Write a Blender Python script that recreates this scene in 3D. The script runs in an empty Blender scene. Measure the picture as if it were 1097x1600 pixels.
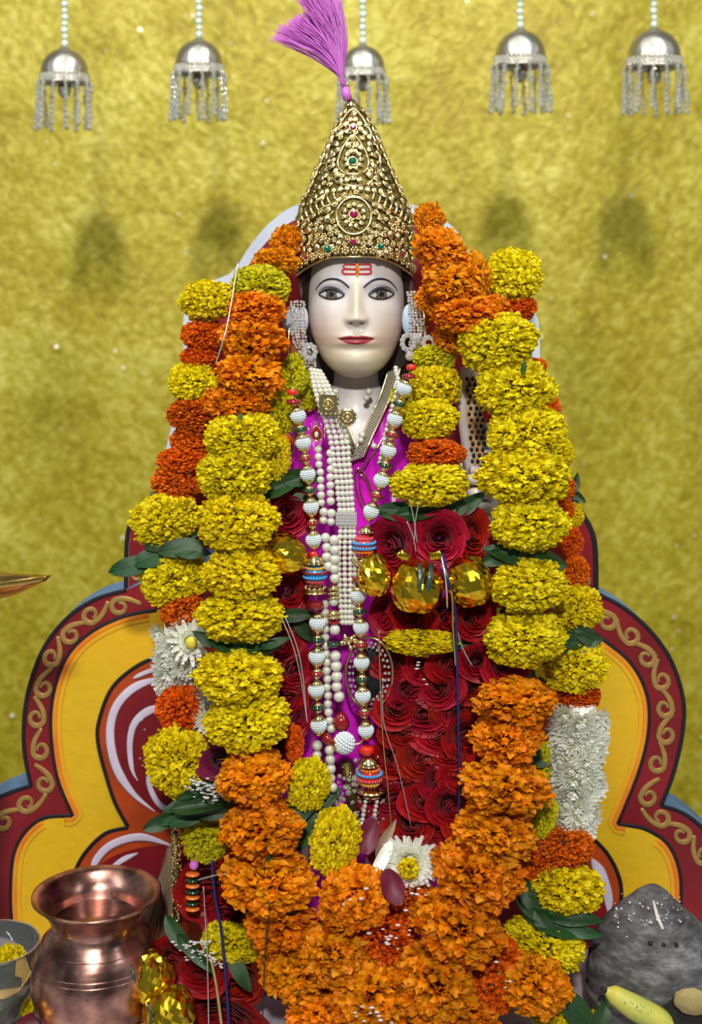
import bpy, math, random
import numpy as np
from mathutils import Vector, Matrix, Euler, noise
from mathutils.geometry import tessellate_polygon

S = bpy.context.scene
COL = S.collection
PI = math.pi
# ------------------------------------------------------------------ camera, world, lights
ZC, DC, FPX = 1.15, 2.2, 2200.0          # eye height above the platform, distance to Y = 0, focal length in pixels
cam_d = bpy.data.cameras.new('camera')
cam = bpy.data.objects.new('camera', cam_d); COL.objects.link(cam)
cam.location = (0, -DC, ZC); cam.rotation_euler = (PI/2, 0, 0)
cam_d.sensor_fit = 'HORIZONTAL'; cam_d.sensor_width = 36
cam_d.lens = 36*FPX/1097
cam_d.shift_y = -400/1097
cam_d.clip_start = .05
cam_d.dof.use_dof = True; cam_d.dof.focus_distance = 2.10; cam_d.dof.aperture_fstop = 3.4
S.camera = cam
w = bpy.data.worlds.new('world'); S.world = w; w.use_nodes = True
w.node_tree.nodes['Background'].inputs[0].default_value = (.80, .90, 1.0, 1)
w.node_tree.nodes['Background'].inputs[1].default_value = .16
S.view_settings.view_transform = 'Standard'; S.view_settings.look = 'None'
S.view_settings.exposure = 0.0; S.view_settings.gamma = 1.0; S.view_settings.use_curve_mapping = False
def area(name, loc, target, size, power, col=(1, 1, 1), sy=None):
    d = bpy.data.lights.new(name, 'AREA'); d.energy = power; d.color = col; d.size = size
    if sy: d.shape = 'RECTANGLE'; d.size_y = sy
    o = bpy.data.objects.new(name, d); COL.objects.link(o); o.location = loc
    o.rotation_euler = (Vector(target)-Vector(loc)).to_track_quat('-Z', 'Y').to_euler()
    return o
area('hall_lamp', (-.08, -5.6, 4.35), (0, .2, .9), .36, 330, (1, .98, .93))
area('ceiling_lamp', (-.15, -1.05, 3.1), (0, .0, .9), .35, 40, (1, .97, .92))
area('added_strip_right', (1.7, -1.3, 2.3), (0, 0, .8), .12, 12, (.86, .93, 1), 1.2)  # added strip lights on both sides, giving the metals bright reflections
area('added_strip_left', (-1.7, -1.2, 2.2), (0, 0, .8), .12, 10, (.86, .93, 1), 1.2)

# ------------------------------------------------------------------ helpers
def T(px, py, D):
    return Vector(((px-548.5)*D/FPX, D-DC, ZC+(400-py)*D/FPX))
WL = {}
def tag(o, label=None, cat=None, group=None, kind=None):
    if label: o['label'] = label
    if cat: o['category'] = cat
    if group: o['group'] = group
    if kind: o['kind'] = kind
    return o
def thing(name, label, cat, loc=(0, 0, 0), group=None):
    o = bpy.data.objects.new(name, None); COL.objects.link(o)
    o.empty_display_size = .05; o.location = loc; WL[o] = Vector(loc)
    return tag(o, label, cat, group)
def put(name, me, parent=None, loc=(0, 0, 0), rot=None, scale=None, mat=None, label=None, kind=None):
    """link mesh `me` as an object at world position loc"""
    if mat is not None and len(me.materials) == 0: me.materials.append(mat)
    o = bpy.data.objects.new(name, me); COL.objects.link(o)
    loc = Vector(loc); WL[o] = loc
    if parent is not None:
        o.parent = parent; o.location = loc-WL[parent]
    else: o.location = loc
    if rot is not None:
        o.rotation_mode = 'QUATERNION'
        o.rotation_quaternion = rot if not isinstance(rot, (tuple, list, Euler)) else Euler(rot).to_quaternion()
    if scale is not None: o.scale = scale if isinstance(scale, (tuple, list, Vector)) else (scale,)*3
    return tag(o, label, None, None, kind)
def mesh(name, V, F, smooth=True, mat=None, att=None, creases=None):
    me = bpy.data.meshes.new(name)
    V = np.asarray(V, dtype=np.float32).reshape(-1, 3)
    if isinstance(F, np.ndarray):
        n, k = F.shape
        me.vertices.add(len(V)); me.vertices.foreach_set('co', V.ravel())
        me.loops.add(n*k); me.loops.foreach_set('vertex_index', F.astype(np.int32).ravel())
        me.polygons.add(n); me.polygons.foreach_set('loop_start', np.arange(0, n*k, k, dtype=np.int32))
        me.update(calc_edges=True); me.validate()
    else:
        me.from_pydata([tuple(map(float, v)) for v in V], [], [tuple(f) for f in F]); me.update()
    if smooth: me.polygons.foreach_set('use_smooth', np.ones(len(me.polygons), dtype=bool))
    if att is not None:
        a = me.color_attributes.new('tint', 'FLOAT_COLOR', 'POINT')
        A = np.ones((len(V), 4), dtype=np.float32); A[:, :att.shape[1]] = att
        a.data.foreach_set('color', A.ravel())
    if mat is not None: me.materials.append(mat)
    return me
def grid_faces(nu, nv, close_v=False, base=0):
    F = []
    for i in range(nu-1):
        for j in range(nv if close_v else nv-1):
            a = base+i*nv+j; b = base+i*nv+(j+1) % nv
            F.append((a, b, b+nv, a+nv))
    return np.array(F)
class MB:
    def __init__(s): s.V = []; s.F = []; s.n = 0
    def add(s, V, F):
        V = [tuple(v) for v in V]; s.V += V
        s.F += [tuple(int(i)+s.n for i in f) for f in F]; s.n += len(V); return s
    def tube(s, pts, r, n=8, cap=True, flat=1.0, up=(0, -1, 0)):
        pts = [Vector(p) for p in pts]; R = r if hasattr(r, '__len__') else [r]*len(pts)
        V = []; m = len(pts)
        for i, p in enumerate(pts):
            t = (pts[min(i+1, m-1)]-pts[max(i-1, 0)])
            t = t.normalized() if t.length > 1e-9 else Vector((0, 0, 1))
            u = Vector(up)
            a = t.cross(u)
            if a.length < 1e-3: a = t.cross(Vector((1, 0, .3)))
            a.normalize(); b = a.cross(t).normalized()
            for k in range(n):
                th = 2*PI*k/n
                V.append(p+a*(R[i]*math.cos(th))+b*(R[i]*flat*math.sin(th)))
        F = [(i*n+k, i*n+(k+1) % n, (i+1)*n+(k+1) % n, (i+1)*n+k) for i in range(m-1) for k in range(n)]
        if cap: F += [tuple(range(n))[::-1], tuple((m-1)*n+k for k in range(n))]
        return s.add(V, F)
    def lathe(s, prof, n=32, c=(0, 0, 0), axis=2, sx=1, sy=1, arc=None, fn=None):
        V = []; m = len(prof)
        for i, (r, z) in enumerate(prof):
            for k in range(n):
                th = 2*PI*k/n; rr = r*(fn(i, th) if fn else 1)
                x, y = rr*math.cos(th)*sx, rr*math.sin(th)*sy
                p = (x, y, z) if axis == 2 else ((x, -z, y) if axis == 1 else (z, x, y))
                V.append((p[0]+c[0], p[1]+c[1], p[2]+c[2]))
        F = [(i*n+k, i*n+(k+1) % n, (i+1)*n+(k+1) % n, (i+1)*n+k) for i in range(m-1) for k in range(n)]
        F += [tuple(range(n))[::-1], tuple((m-1)*n+k for k in range(n))]
        return s.add(V, F)
    def ball(s, c, r, n=10, m=7, sc=(1, 1, 1)):
        V = [(c[0], c[1], c[2]+r*sc[2])]
        for i in range(1, m):
            ph = PI*i/m
            for k in range(n):
                th = 2*PI*k/n
                V.append((c[0]+r*sc[0]*math.sin(ph)*math.cos(th), c[1]+r*sc[1]*math.sin(ph)*math.sin(th), c[2]+r*sc[2]*math.cos(ph)))
        V.append((c[0], c[1], c[2]-r*sc[2])); L = len(V)-1
        F = [(0, 1+k, 1+(k+1) % n) for k in range(n)]
        F += [(1+i*n+k, 1+(i+1)*n+k, 1+(i+1)*n+(k+1) % n, 1+i*n+(k+1) % n) for i in range(m-2) for k in range(n)]
        F += [(L, 1+(m-2)*n+(k+1) % n, 1+(m-2)*n+k) for k in range(n)]
        return s.add(V, F)
    def box(s, a, b):
        x0, y0, z0 = a; x1, y1, z1 = b
        return s.add([(x0,y0,z0),(x1,y0,z0),(x1,y1,z0),(x0,y1,z0),(x0,y0,z1),(x1,y0,z1),(x1,y1,z1),(x0,y1,z1)],
                     [(0,3,2,1),(4,5,6,7),(0,1,5,4),(1,2,6,5),(2,3,7,6),(3,0,4,7)])
    def me(s, name, mat=None, smooth=True):
        return mesh(name, s.V, s.F, smooth, mat)
def catmull(P, n=8, closed=False):
    P = [Vector(p) if len(p) == 3 else Vector((p[0], p[1], 0)) for p in P]; out = []; m = len(P)
    for i in range(m if closed else m-1):
        if closed: a, b, c, d = P[(i-1) % m], P[i], P[(i+1) % m], P[(i+2) % m]
        else: a, b, c, d = P[max(i-1, 0)], P[i], P[i+1], P[min(i+2, m-1)]
        for k in range(n):
            t = k/n
            out.append(.5*((2*b)+(c-a)*t+(2*a-5*b+4*c-d)*t*t+(3*b-a-3*c+d)*t**3))
    if not closed: out.append(P[-1])
    return out
def resample(P, step):
    out = [P[0]]; acc = 0
    for a, b in zip(P[:-1], P[1:]):
        L = (b-a).length; pos = 0
        while acc+(L-pos) >= step:
            pos += step-acc; acc = 0; out.append(a.lerp(b, pos/L))
        acc += L-pos
    return out

# ------------------------------------------------------------------ materials
def mat(name, col, rough=.5, metal=0, bump=0, bscale=200, var=0, vscale=20, col2=None, sheen=0, trans=0, sss=0,
        tint=False, orand=0, coat=0, trw=0, ior=1.45, spec=None, bdist=.002, alpha=1):
    m = bpy.data.materials.new(name); m.use_nodes = True
    nt = m.node_tree; N = nt.nodes; L = nt.links; b = N['Principled BSDF']
    b.inputs['Roughness'].default_value = rough; b.inputs['Metallic'].default_value = metal
    b.inputs['IOR'].default_value = ior
    if spec is not None: b.inputs['Specular IOR Level'].default_value = spec
    if sheen: b.inputs['Sheen Weight'].default_value = sheen; b.inputs['Sheen Roughness'].default_value = .4
    if coat: b.inputs['Coat Weight'].default_value = coat; b.inputs['Coat Roughness'].default_value = .08
    if trans: b.inputs['Transmission Weight'].default_value = trans
    if sss:
        b.inputs['Subsurface Weight'].default_value = sss; b.inputs['Subsurface Radius'].default_value = (1, .6, .5); b.inputs['Subsurface Scale'].default_value = .006
    if alpha < 1: b.inputs['Alpha'].default_value = alpha
    col = tuple(col)+(1,); src = None
    b.inputs['Base Color'].default_value = col
    tc = N.new('ShaderNodeTexCoord')
    if var or col2:
        nz = N.new('ShaderNodeTexNoise'); nz.inputs['Scale'].default_value = vscale; nz.inputs['Detail'].default_value = 4
        L.new(tc.outputs['Object'], nz.inputs['Vector'])
        mx = N.new('ShaderNodeMix'); mx.data_type = 'RGBA'
        c2 = tuple(col2)+(1,) if col2 else tuple(c*(1-var) for c in col[:3])+(1,)
        mx.inputs['A'].default_value = col; mx.inputs['B'].default_value = c2
        rp = N.new('ShaderNodeMapRange'); rp.inputs['From Min'].default_value = .35; rp.inputs['From Max'].default_value = .65
        L.new(nz.outputs['Fac'], rp.inputs['Value']); L.new(rp.outputs['Result'], mx.inputs['Factor'])
        src = mx.outputs['Result']
    def mul(a, bsock):
        k = N.new('ShaderNodeMix'); k.data_type = 'RGBA'; k.blend_type = 'MULTIPLY'; k.inputs['Factor'].default_value = 1
        if a is None: k.inputs['A'].default_value = col
        else: L.new(a, k.inputs['A'])
        L.new(bsock, k.inputs['B']); return k.outputs['Result']
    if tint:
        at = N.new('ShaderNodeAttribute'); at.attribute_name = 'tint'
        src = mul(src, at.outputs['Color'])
    if orand:
        oi = N.new('ShaderNodeObjectInfo'); hs = N.new('ShaderNodeHueSaturation')
        r1 = N.new('ShaderNodeMapRange'); r1.inputs['To Min'].default_value = .5-orand*.06; r1.inputs['To Max'].default_value = .5+orand*.06
        r2 = N.new('ShaderNodeMapRange'); r2.inputs['To Min'].default_value = 1-orand; r2.inputs['To Max'].default_value = 1.06
        L.new(oi.outputs['Random'], r1.inputs['Value']); L.new(r1.outputs['Result'], hs.inputs['Hue'])
        ml = N.new('ShaderNodeMath'); ml.operation = 'FRACT'; mm = N.new('ShaderNodeMath'); mm.operation = 'MULTIPLY'; mm.inputs[1].default_value = 7.31
        L.new(oi.outputs['Random'], mm.inputs[0]); L.new(mm.outputs[0], ml.inputs[0]); L.new(ml.outputs[0], r2.inputs['Value']); L.new(r2.outputs['Result'], hs.inputs['Value'])
        if src is None: hs.inputs['Color'].default_value = col
        else: L.new(src, hs.inputs['Color'])
        src = hs.outputs['Color']
    if src is not None: L.new(src, b.inputs['Base Color'])
    if bump:
        bn = N.new('ShaderNodeTexNoise'); bn.inputs['Scale'].default_value = bscale; bn.inputs['Detail'].default_value = 3
        L.new(tc.outputs['Object'], bn.inputs['Vector'])
        bp = N.new('ShaderNodeBump'); bp.inputs['Strength'].default_value = bump; bp.inputs['Distance'].default_value = bdist
        L.new(bn.outputs['Fac'], bp.inputs['Height']); L.new(bp.outputs['Normal'], b.inputs['Normal'])
    if trw:      # thin translucent petals
        tr = N.new('ShaderNodeBsdfTranslucent'); ms = N.new('ShaderNodeMixShader'); ms.inputs[0].default_value = trw
        out = N['Material Output']
        if src is not None: L.new(src, tr.inputs['Color'])
        else: tr.inputs['Color'].default_value = col
        L.new(b.outputs[0], ms.inputs[1]); L.new(tr.outputs[0], ms.inputs[2]); L.new(ms.outputs[0], out.inputs['Surface'])
    return m
M = {}
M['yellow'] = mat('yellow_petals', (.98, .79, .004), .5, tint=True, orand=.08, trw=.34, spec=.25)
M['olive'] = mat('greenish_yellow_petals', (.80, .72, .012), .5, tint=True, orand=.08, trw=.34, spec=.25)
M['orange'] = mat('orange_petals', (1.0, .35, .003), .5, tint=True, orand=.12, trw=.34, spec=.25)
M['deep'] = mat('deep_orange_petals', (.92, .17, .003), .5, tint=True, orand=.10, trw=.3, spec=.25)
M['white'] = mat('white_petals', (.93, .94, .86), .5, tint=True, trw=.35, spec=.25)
M['white_plain'] = mat('white_floret', (.82, .84, .74), .55)
M['centre_plain'] = mat('flower_centre_yellow', (.72, .62, .05), .6, bump=.8, bscale=300)
M['rose'] = mat('red_rose_petals', (.40, .006, .014), .48, sheen=.06, tint=True, orand=.14, spec=.3, trw=.12, var=.35, vscale=6)
M['purple_rose'] = mat('purple_petals', (.17, .006, .045), .55, tint=True, spec=.3, sheen=.2)
M['leaf'] = mat('green_leaf', (.022, .075, .016), .42, var=.4, vscale=30, bump=.25, bscale=60, orand=.25)
M['gold'] = mat('gold_metal', (.93, .75, .36), .20, 1, var=.25, vscale=60)
M['gold_dark'] = mat('dark_gold_metal', (.17, .13, .03), .5, .8, bump=.6, bscale=300)
M['gold_foil'] = mat('gold_foil', (.90, .60, .03), .13, 1)
M['silver'] = mat('silver_metal', (.62, .58, .50), .28, 1, bump=.3, bscale=400)
M['gem_red'] = mat('ruby_glass', (.25, .004, .06), .05, coat=1)
M['gem_green'] = mat('emerald_glass', (.0, .10, .05), .05, coat=1)
M['glass_red'] = mat('red_glass_bead', (.22, .006, .008), .06, coat=1)
M['glass_bright'] = mat('bright_red_glass_bead', (.65, .02, .008), .08, coat=1)
M['glass_green'] = mat('dark_green_glass_bead', (.006, .035, .012), .06, coat=1)
M['pearl'] = mat('pearl', (.56, .55, .45), .20, coat=.7, sheen=.05, spec=.6)
M['pearl_blue'] = mat('bluish_white_beads', (.66, .73, .74), .22, coat=.5)
M['blue_bead'] = mat('blue_bead', (.04, .28, .62), .3, coat=.4)
M['orange_bead'] = mat('orange_bead', (.75, .17, .02), .3, coat=.4)
M['pink_bead'] = mat('pink_bead', (.62, .06, .08), .3, coat=.4)
M['yellow_bead'] = mat('yellow_bead', (.70, .42, .04), .3, coat=.4)
M['crystal'] = mat('crystal_glass', (.80, .82, .80), .04, trans=.75, ior=1.5, coat=.5)
M['rhinestone'] = mat('rhinestone', (.85, .83, .80), .08, .7)
M['satin'] = mat('magenta_satin', (.72, .010, .62), .30, sheen=.3, var=.3, vscale=10, bump=.2, bscale=25, bdist=.004)
M['maroon_cloth'] = mat('maroon_cloth', (.10, .006, .01), .7, bump=.4, bscale=80)
M['hair'] = mat('dark_hair_paint', (.020, .010, .007), .5)
M['ink'] = mat('black_paint', (.008, .008, .012), .45)
M['brow'] = mat('dark_blue_paint', (.012, .012, .030), .4)
M['lid'] = mat('grey_blue_paint', (.20, .22, .27), .35)
M['eye'] = mat('eye_white_paint', (.52, .52, .50), .16, coat=.6)
M['iris'] = mat('iris_paint', (.07, .062, .045), .12, coat=1, col2=(.12, .11, .09), vscale=150)
M['tilak'] = mat('red_tilak_paint', (.50, .006, .02), .5)
M['tilak_y'] = mat('turmeric_paint', (.85, .45, .03), .6, var=.4, vscale=200)
M['marble_p'] = mat('painted_marble', (1, 1, 1), .40, tint=True, sss=.25, coat=.05, bump=.04, bscale=40)
M['marble_w'] = mat('white_marble', (.62, .55, .50), .3, var=.2, vscale=20, coat=.2)
M['blue_paint'] = mat('blue_paint', (.055, .17, .40), .42, var=.3, vscale=7, bump=.3, bscale=30, col2=(.10, .24, .44))
M['white_paint'] = mat('pale_blue_white_paint', (.52, .58, .68), .45, var=.15, vscale=9)
M['red_paint'] = mat('maroon_paint', (.23, .008, .014), .40, var=.35, vscale=9, bump=.3, bscale=45)
M['yellow_paint'] = mat('yellow_paint', (.76, .42, .010), .38, col2=(.66, .42, .012), vscale=5, bump=.55, bscale=38, bdist=.004)
M['orange_edge'] = mat('orange_paint_edge', (.74, .16, .010), .42, col2=(.76, .30, .01), vscale=14, bump=.4, bscale=38)
M['orange_soft'] = mat('orange_yellow_paint', (.76, .33, .012), .40, col2=(.74, .42, .012), vscale=14, bump=.4, bscale=38)
M['orange_paint'] = mat('orange_paint', (.47, .060, .008), .4, var=.3, vscale=12, bump=.3, bscale=45)
M['lilac_paint'] = mat('lilac_paint', (.66, .58, .70), .42, var=.2, vscale=20)
M['gold_paint'] = mat('dull_gold_paint', (.46, .27, .075), .42, .35, var=.3, vscale=40)
M['plume'] = mat('purple_plume_fibre', (.82, .22, .80), .35, sheen=.3, orand=.1, trw=.3)
M['thread'] = mat('silver_tinsel', (.75, .75, .72), .25, .8)
M['gold_thread'] = mat('gold_thread', (.65, .48, .18), .35, .8)
M['blue_thread'] = mat('dark_blue_thread', (.015, .03, .16), .35, .3)
M['ribbon'] = mat('dark_green_ribbon', (.03, .055, .04), .3)
M['brass'] = mat('brass', (.66, .42, .12), .2, 1)
M['fibre'] = mat('dry_fibre', (.30, .20, .12), .8)
M['banana'] = mat('banana_skin', (.60, .52, .07), .45, col2=(.42, .44, .08), vscale=14)
M['char'] = mat('charred_skin', (.02, .018, .016), .8, bump=.8, bscale=90)
M['pulp'] = mat('dry_pulp', (.50, .42, .16), .7, col2=(.30, .2, .08), vscale=60, bump=.4, bscale=120)
M['glass'] = mat('clear_glass', (.95, .97, .97), .02, trans=.95, ior=1.45)
M['brown_gl'] = mat('brown_horn', (.26, .10, .03), .3, coat=.4)
M['ash'] = mat('white_ash', (.62, .60, .58), .8)

def copper():
    m = mat('old_copper', (.60, .30, .22), .24, 1); nt = m.node_tree; N = nt.nodes; L = nt.links; b = N['Principled BSDF']
    tc = N.new('ShaderNodeTexCoord'); mp = N.new('ShaderNodeMapping'); mp.inputs['Scale'].default_value = (6, 6, 90)
    n1 = N.new('ShaderNodeTexNoise'); n1.inputs['Scale'].default_value = 1.2; n1.inputs['Detail'].default_value = 5
    n2 = N.new('ShaderNodeTexNoise'); n2.inputs['Scale'].default_value = 22; n2.inputs['Detail'].default_value = 6
    L.new(tc.outputs['Object'], mp.inputs[0]); L.new(mp.outputs[0], n1.inputs[0]); L.new(tc.outputs['Object'], n2.inputs[0])
    cr = N.new('ShaderNodeValToRGB'); cr.color_ramp.elements[0].position = .38; cr.color_ramp.elements[0].color = (.20, .10, .08, 1)
    cr.color_ramp.elements[1].position = .62; cr.color_ramp.elements[1].color = (.70, .37, .29, 1)
    L.new(n2.outputs[0], cr.inputs[0]); L.new(cr.outputs[0], b.inputs['Base Color'])
    mr = N.new('ShaderNodeMapRange'); mr.inputs['To Min'].default_value = .14; mr.inputs['To Max'].default_value = .42
    L.new(n2.outputs[0], mr.inputs[0]); L.new(mr.outputs[0], b.inputs['Roughness'])
    bp = N.new('ShaderNodeBump'); bp.inputs['Strength'].default_value = .18; bp.inputs['Distance'].default_value = .002
    L.new(n1.outputs[0], bp.inputs['Height']); L.new(bp.outputs[0], b.inputs['Normal']); return m
M['copper'] = copper()
def stone():
    m = mat('ash_smeared_stone', (.1, .1, .1), .75); nt = m.node_tree; N = nt.nodes; L = nt.links; b = N['Principled BSDF']
    tc = N.new('ShaderNodeTexCoord'); n1 = N.new('ShaderNodeTexNoise'); n1.inputs['Scale'].default_value = 22; n1.inputs['Detail'].default_value = 8
    n1.inputs['Roughness'].default_value = .7
    mp = N.new('ShaderNodeMapping'); mp.inputs['Scale'].default_value = (1, 1, 2.6)
    L.new(tc.outputs['Object'], mp.inputs[0]); L.new(mp.outputs[0], n1.inputs[0])
    cr = N.new('ShaderNodeValToRGB'); e = cr.color_ramp.elements
    e[0].position = .36; e[0].color = (.030, .028, .028, 1); e[1].position = .72; e[1].color = (.27, .27, .27, 1)
    k = e.new(.5); k.color = (.095, .09, .09, 1)
    L.new(n1.outputs[0], cr.inputs[0]); L.new(cr.outputs[0], b.inputs['Base Color'])
    bp = N.new('ShaderNodeBump'); bp.inputs['Strength'].default_value = .6; bp.inputs['Distance'].default_value = .004
    L.new(n1.outputs[0], bp.inputs['Height']); L.new(bp.outputs[0], b.inputs['Normal']); return m
M['stone'] = stone()
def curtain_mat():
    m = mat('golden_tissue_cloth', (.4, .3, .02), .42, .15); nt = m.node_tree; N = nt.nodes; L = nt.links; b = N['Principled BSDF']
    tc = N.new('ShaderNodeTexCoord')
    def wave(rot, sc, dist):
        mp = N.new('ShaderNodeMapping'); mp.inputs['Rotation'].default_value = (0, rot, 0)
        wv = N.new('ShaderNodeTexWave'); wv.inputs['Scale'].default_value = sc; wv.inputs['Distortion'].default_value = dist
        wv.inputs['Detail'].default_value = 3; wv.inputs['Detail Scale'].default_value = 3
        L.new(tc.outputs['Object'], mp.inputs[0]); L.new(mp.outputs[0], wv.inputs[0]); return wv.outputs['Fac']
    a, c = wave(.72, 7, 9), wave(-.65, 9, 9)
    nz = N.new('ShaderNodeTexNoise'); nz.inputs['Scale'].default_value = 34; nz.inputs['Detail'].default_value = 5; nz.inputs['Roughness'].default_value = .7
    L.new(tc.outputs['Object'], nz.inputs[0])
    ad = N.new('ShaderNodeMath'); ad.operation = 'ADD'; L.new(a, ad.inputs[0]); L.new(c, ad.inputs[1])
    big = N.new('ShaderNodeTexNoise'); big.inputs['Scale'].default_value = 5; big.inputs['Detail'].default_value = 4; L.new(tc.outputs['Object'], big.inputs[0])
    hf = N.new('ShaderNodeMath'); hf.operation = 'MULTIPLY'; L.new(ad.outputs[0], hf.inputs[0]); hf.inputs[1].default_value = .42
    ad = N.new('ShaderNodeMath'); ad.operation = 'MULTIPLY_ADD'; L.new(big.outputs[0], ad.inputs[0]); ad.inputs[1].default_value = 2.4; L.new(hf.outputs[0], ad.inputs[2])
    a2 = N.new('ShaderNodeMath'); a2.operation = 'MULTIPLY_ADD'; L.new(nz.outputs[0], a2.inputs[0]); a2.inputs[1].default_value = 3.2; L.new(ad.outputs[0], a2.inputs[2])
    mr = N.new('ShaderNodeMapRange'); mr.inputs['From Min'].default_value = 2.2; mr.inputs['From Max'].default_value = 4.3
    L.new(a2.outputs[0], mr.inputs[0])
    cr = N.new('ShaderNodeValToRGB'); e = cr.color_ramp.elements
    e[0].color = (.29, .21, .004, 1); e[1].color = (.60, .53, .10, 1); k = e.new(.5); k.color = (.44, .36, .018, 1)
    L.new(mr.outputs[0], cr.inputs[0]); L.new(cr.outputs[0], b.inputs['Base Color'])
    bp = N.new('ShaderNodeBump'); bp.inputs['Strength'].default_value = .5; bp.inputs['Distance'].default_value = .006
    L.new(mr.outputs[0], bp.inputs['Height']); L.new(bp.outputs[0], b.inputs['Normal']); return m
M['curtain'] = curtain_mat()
M['platform'] = mat('grey_white_marble', (.50, .48, .50), .35, col2=(.36, .34, .37), vscale=5, bump=.1, bscale=60)
M['wall'] = mat('cream_plaster', (.5, .45, .33), .8, bump=.3, bscale=60)
M['floor'] = mat('floor_stone', (.35, .32, .28), .5, var=.2, vscale=6)

# ------------------------------------------------------------------ the setting
b = MB(); b.box((-1.6, -.75, -.06), (1.6, .36, 0)); o = put('platform', b.me('platform', M['platform'], False)); tag(o, kind='structure')
b = MB(); b.box((-1.5, -.68, -.80), (1.5, .30, -.06)); o = put('platform_base', b.me('platform_base', M['platform'], False)); tag(o, kind='structure')
b = MB(); b.box((-2.6, -4.2, -.9), (2.6, 1.6, -.80)); o = put('floor', b.me('floor', M['floor'], False)); tag(o, kind='structure')
b = MB(); b.box((-2.6, 1.34, -.80), (2.6, 1.44, 2.75)); o = put('wall_back', b.me('wall_back', M['wall'], False)); tag(o, kind='structure')

# the curtain
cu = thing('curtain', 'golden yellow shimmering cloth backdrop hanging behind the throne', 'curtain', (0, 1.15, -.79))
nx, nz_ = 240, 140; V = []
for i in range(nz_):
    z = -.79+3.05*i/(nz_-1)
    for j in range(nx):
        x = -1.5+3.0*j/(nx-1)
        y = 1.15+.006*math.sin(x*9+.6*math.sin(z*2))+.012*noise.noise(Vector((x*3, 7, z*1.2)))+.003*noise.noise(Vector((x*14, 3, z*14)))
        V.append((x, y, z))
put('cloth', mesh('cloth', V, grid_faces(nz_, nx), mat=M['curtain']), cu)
b = MB(); b.tube([(-1.6, 1.15, 2.27), (1.6, 1.15, 2.27)], .012, 10); put('curtain_rod', b.me('curtain_rod', M['brass']), cu)
random.seed(4); b = MB()
M['glint_sequin'] = mat('glint_sequin', (.95, .93, .75), .35, .2)  # pale sequins; the cloth's glints are put into their colour
for i in range(170):
    x, z = random.uniform(-1.0, 1.0), random.uniform(-.2, 1.9); r = random.choice([.0016, .002, .0025, .0042])
    y = 1.120; tx, tz = random.uniform(-.5, .5), random.uniform(-.5, .5)
    V = [(x+r*math.cos(t*PI/4), y+r*(tx*math.cos(t*PI/4)+tz*math.sin(t*PI/4)), z+r*math.sin(t*PI/4)) for t in range(8)]
    V2 = [(p[0], p[1]+.0008, p[2]) for p in V]
    b.add(V+V2, [tuple(range(8)), tuple(range(15, 7, -1))]+[(t, (t+1) % 8, 8+(t+1) % 8, 8+t) for t in range(8)])
put('glint_sequins', b.me('glint_sequins', M['glint_sequin'], False), cu, kind='stuff')

# ------------------------------------------------------------------ hanging bells
rod = thing('hanging_rod', 'thin brass rod above the picture carrying the five bells', 'rod', (0, .5, 2.3))
b = MB(); b.tube([(-1.5, .5, 2.3), (1.5, .5, 2.3)], .008, 10); put('bar', b.me('bar', M['brass']), rod)
for s in (-1, 1):
    b = MB(); b.tube([(s*1.45, .5, 2.3), (s*1.45, 1.34, 2.3)], .006, 8); put('bracket', b.me('bracket', M['brass']), rod)
# unit dome: radius 1
bb = MB(); prof = [(.04, 1.42), (.14, 1.40), (.22, 1.36)]+[(math.sin(t), .35+.99*math.cos(t)) for t in np.linspace(.28, PI/2, 12)]
prof += [(1.0, .3), (1.06, .26), (1.0, .22), (1.0, -.02), (1.08, -.06), (1.10, -.14), (1.04, -.17), (.96, -.14), (.92, 0), (.9, .3), (.6, .95), (.04, 1.2)]
bb.lathe(prof, 40); DOME = bb.me('dome', M['silver'])
bb = MB()
for r_ in range(3):
    for k in range(34):
        th = 2*PI*(k+.5*(r_ % 2))/34
        bb.ball((1.02*math.cos(th), 1.02*math.sin(th), -.01+.10*r_), .055, 6, 4)
BAND = bb.me('engraved_band', mat('bell_band_silver', (.80, .78, .68), .3, .8))
b = MB(); b.ball((0, 0, 0), 1, 12, 8, (1, 1, .92)); BEAD = b.me('bead', mat('pale_blue_string_beads', (.62, .74, .70), .2, coat=.5))
CS = []
for k in range(3):
    rr = random.Random(k); bb = MB(); z = 0
    bb.tube([(0, 0, .06), (0, 0, -1.02)], .006, 5)
    for i in range(9):
        r = rr.choice([.042, .055, .065]); z = -.06-i*.112
        bb.lathe([(.004, r*1.1), (r*.7, r*.6), (r, 0), (r*.7, -r*.6), (.004, -r*1.1)], 7, (rr.uniform(-.015, .015), rr.uniform(-.015, .015), z))
        for q in range(2): bb.ball((rr.uniform(-.05, .05), rr.uniform(-.05, .05), z+.05), .022, 5, 4)
    CS.append(bb.me('crystal_strand', M['crystal'], False))
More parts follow.
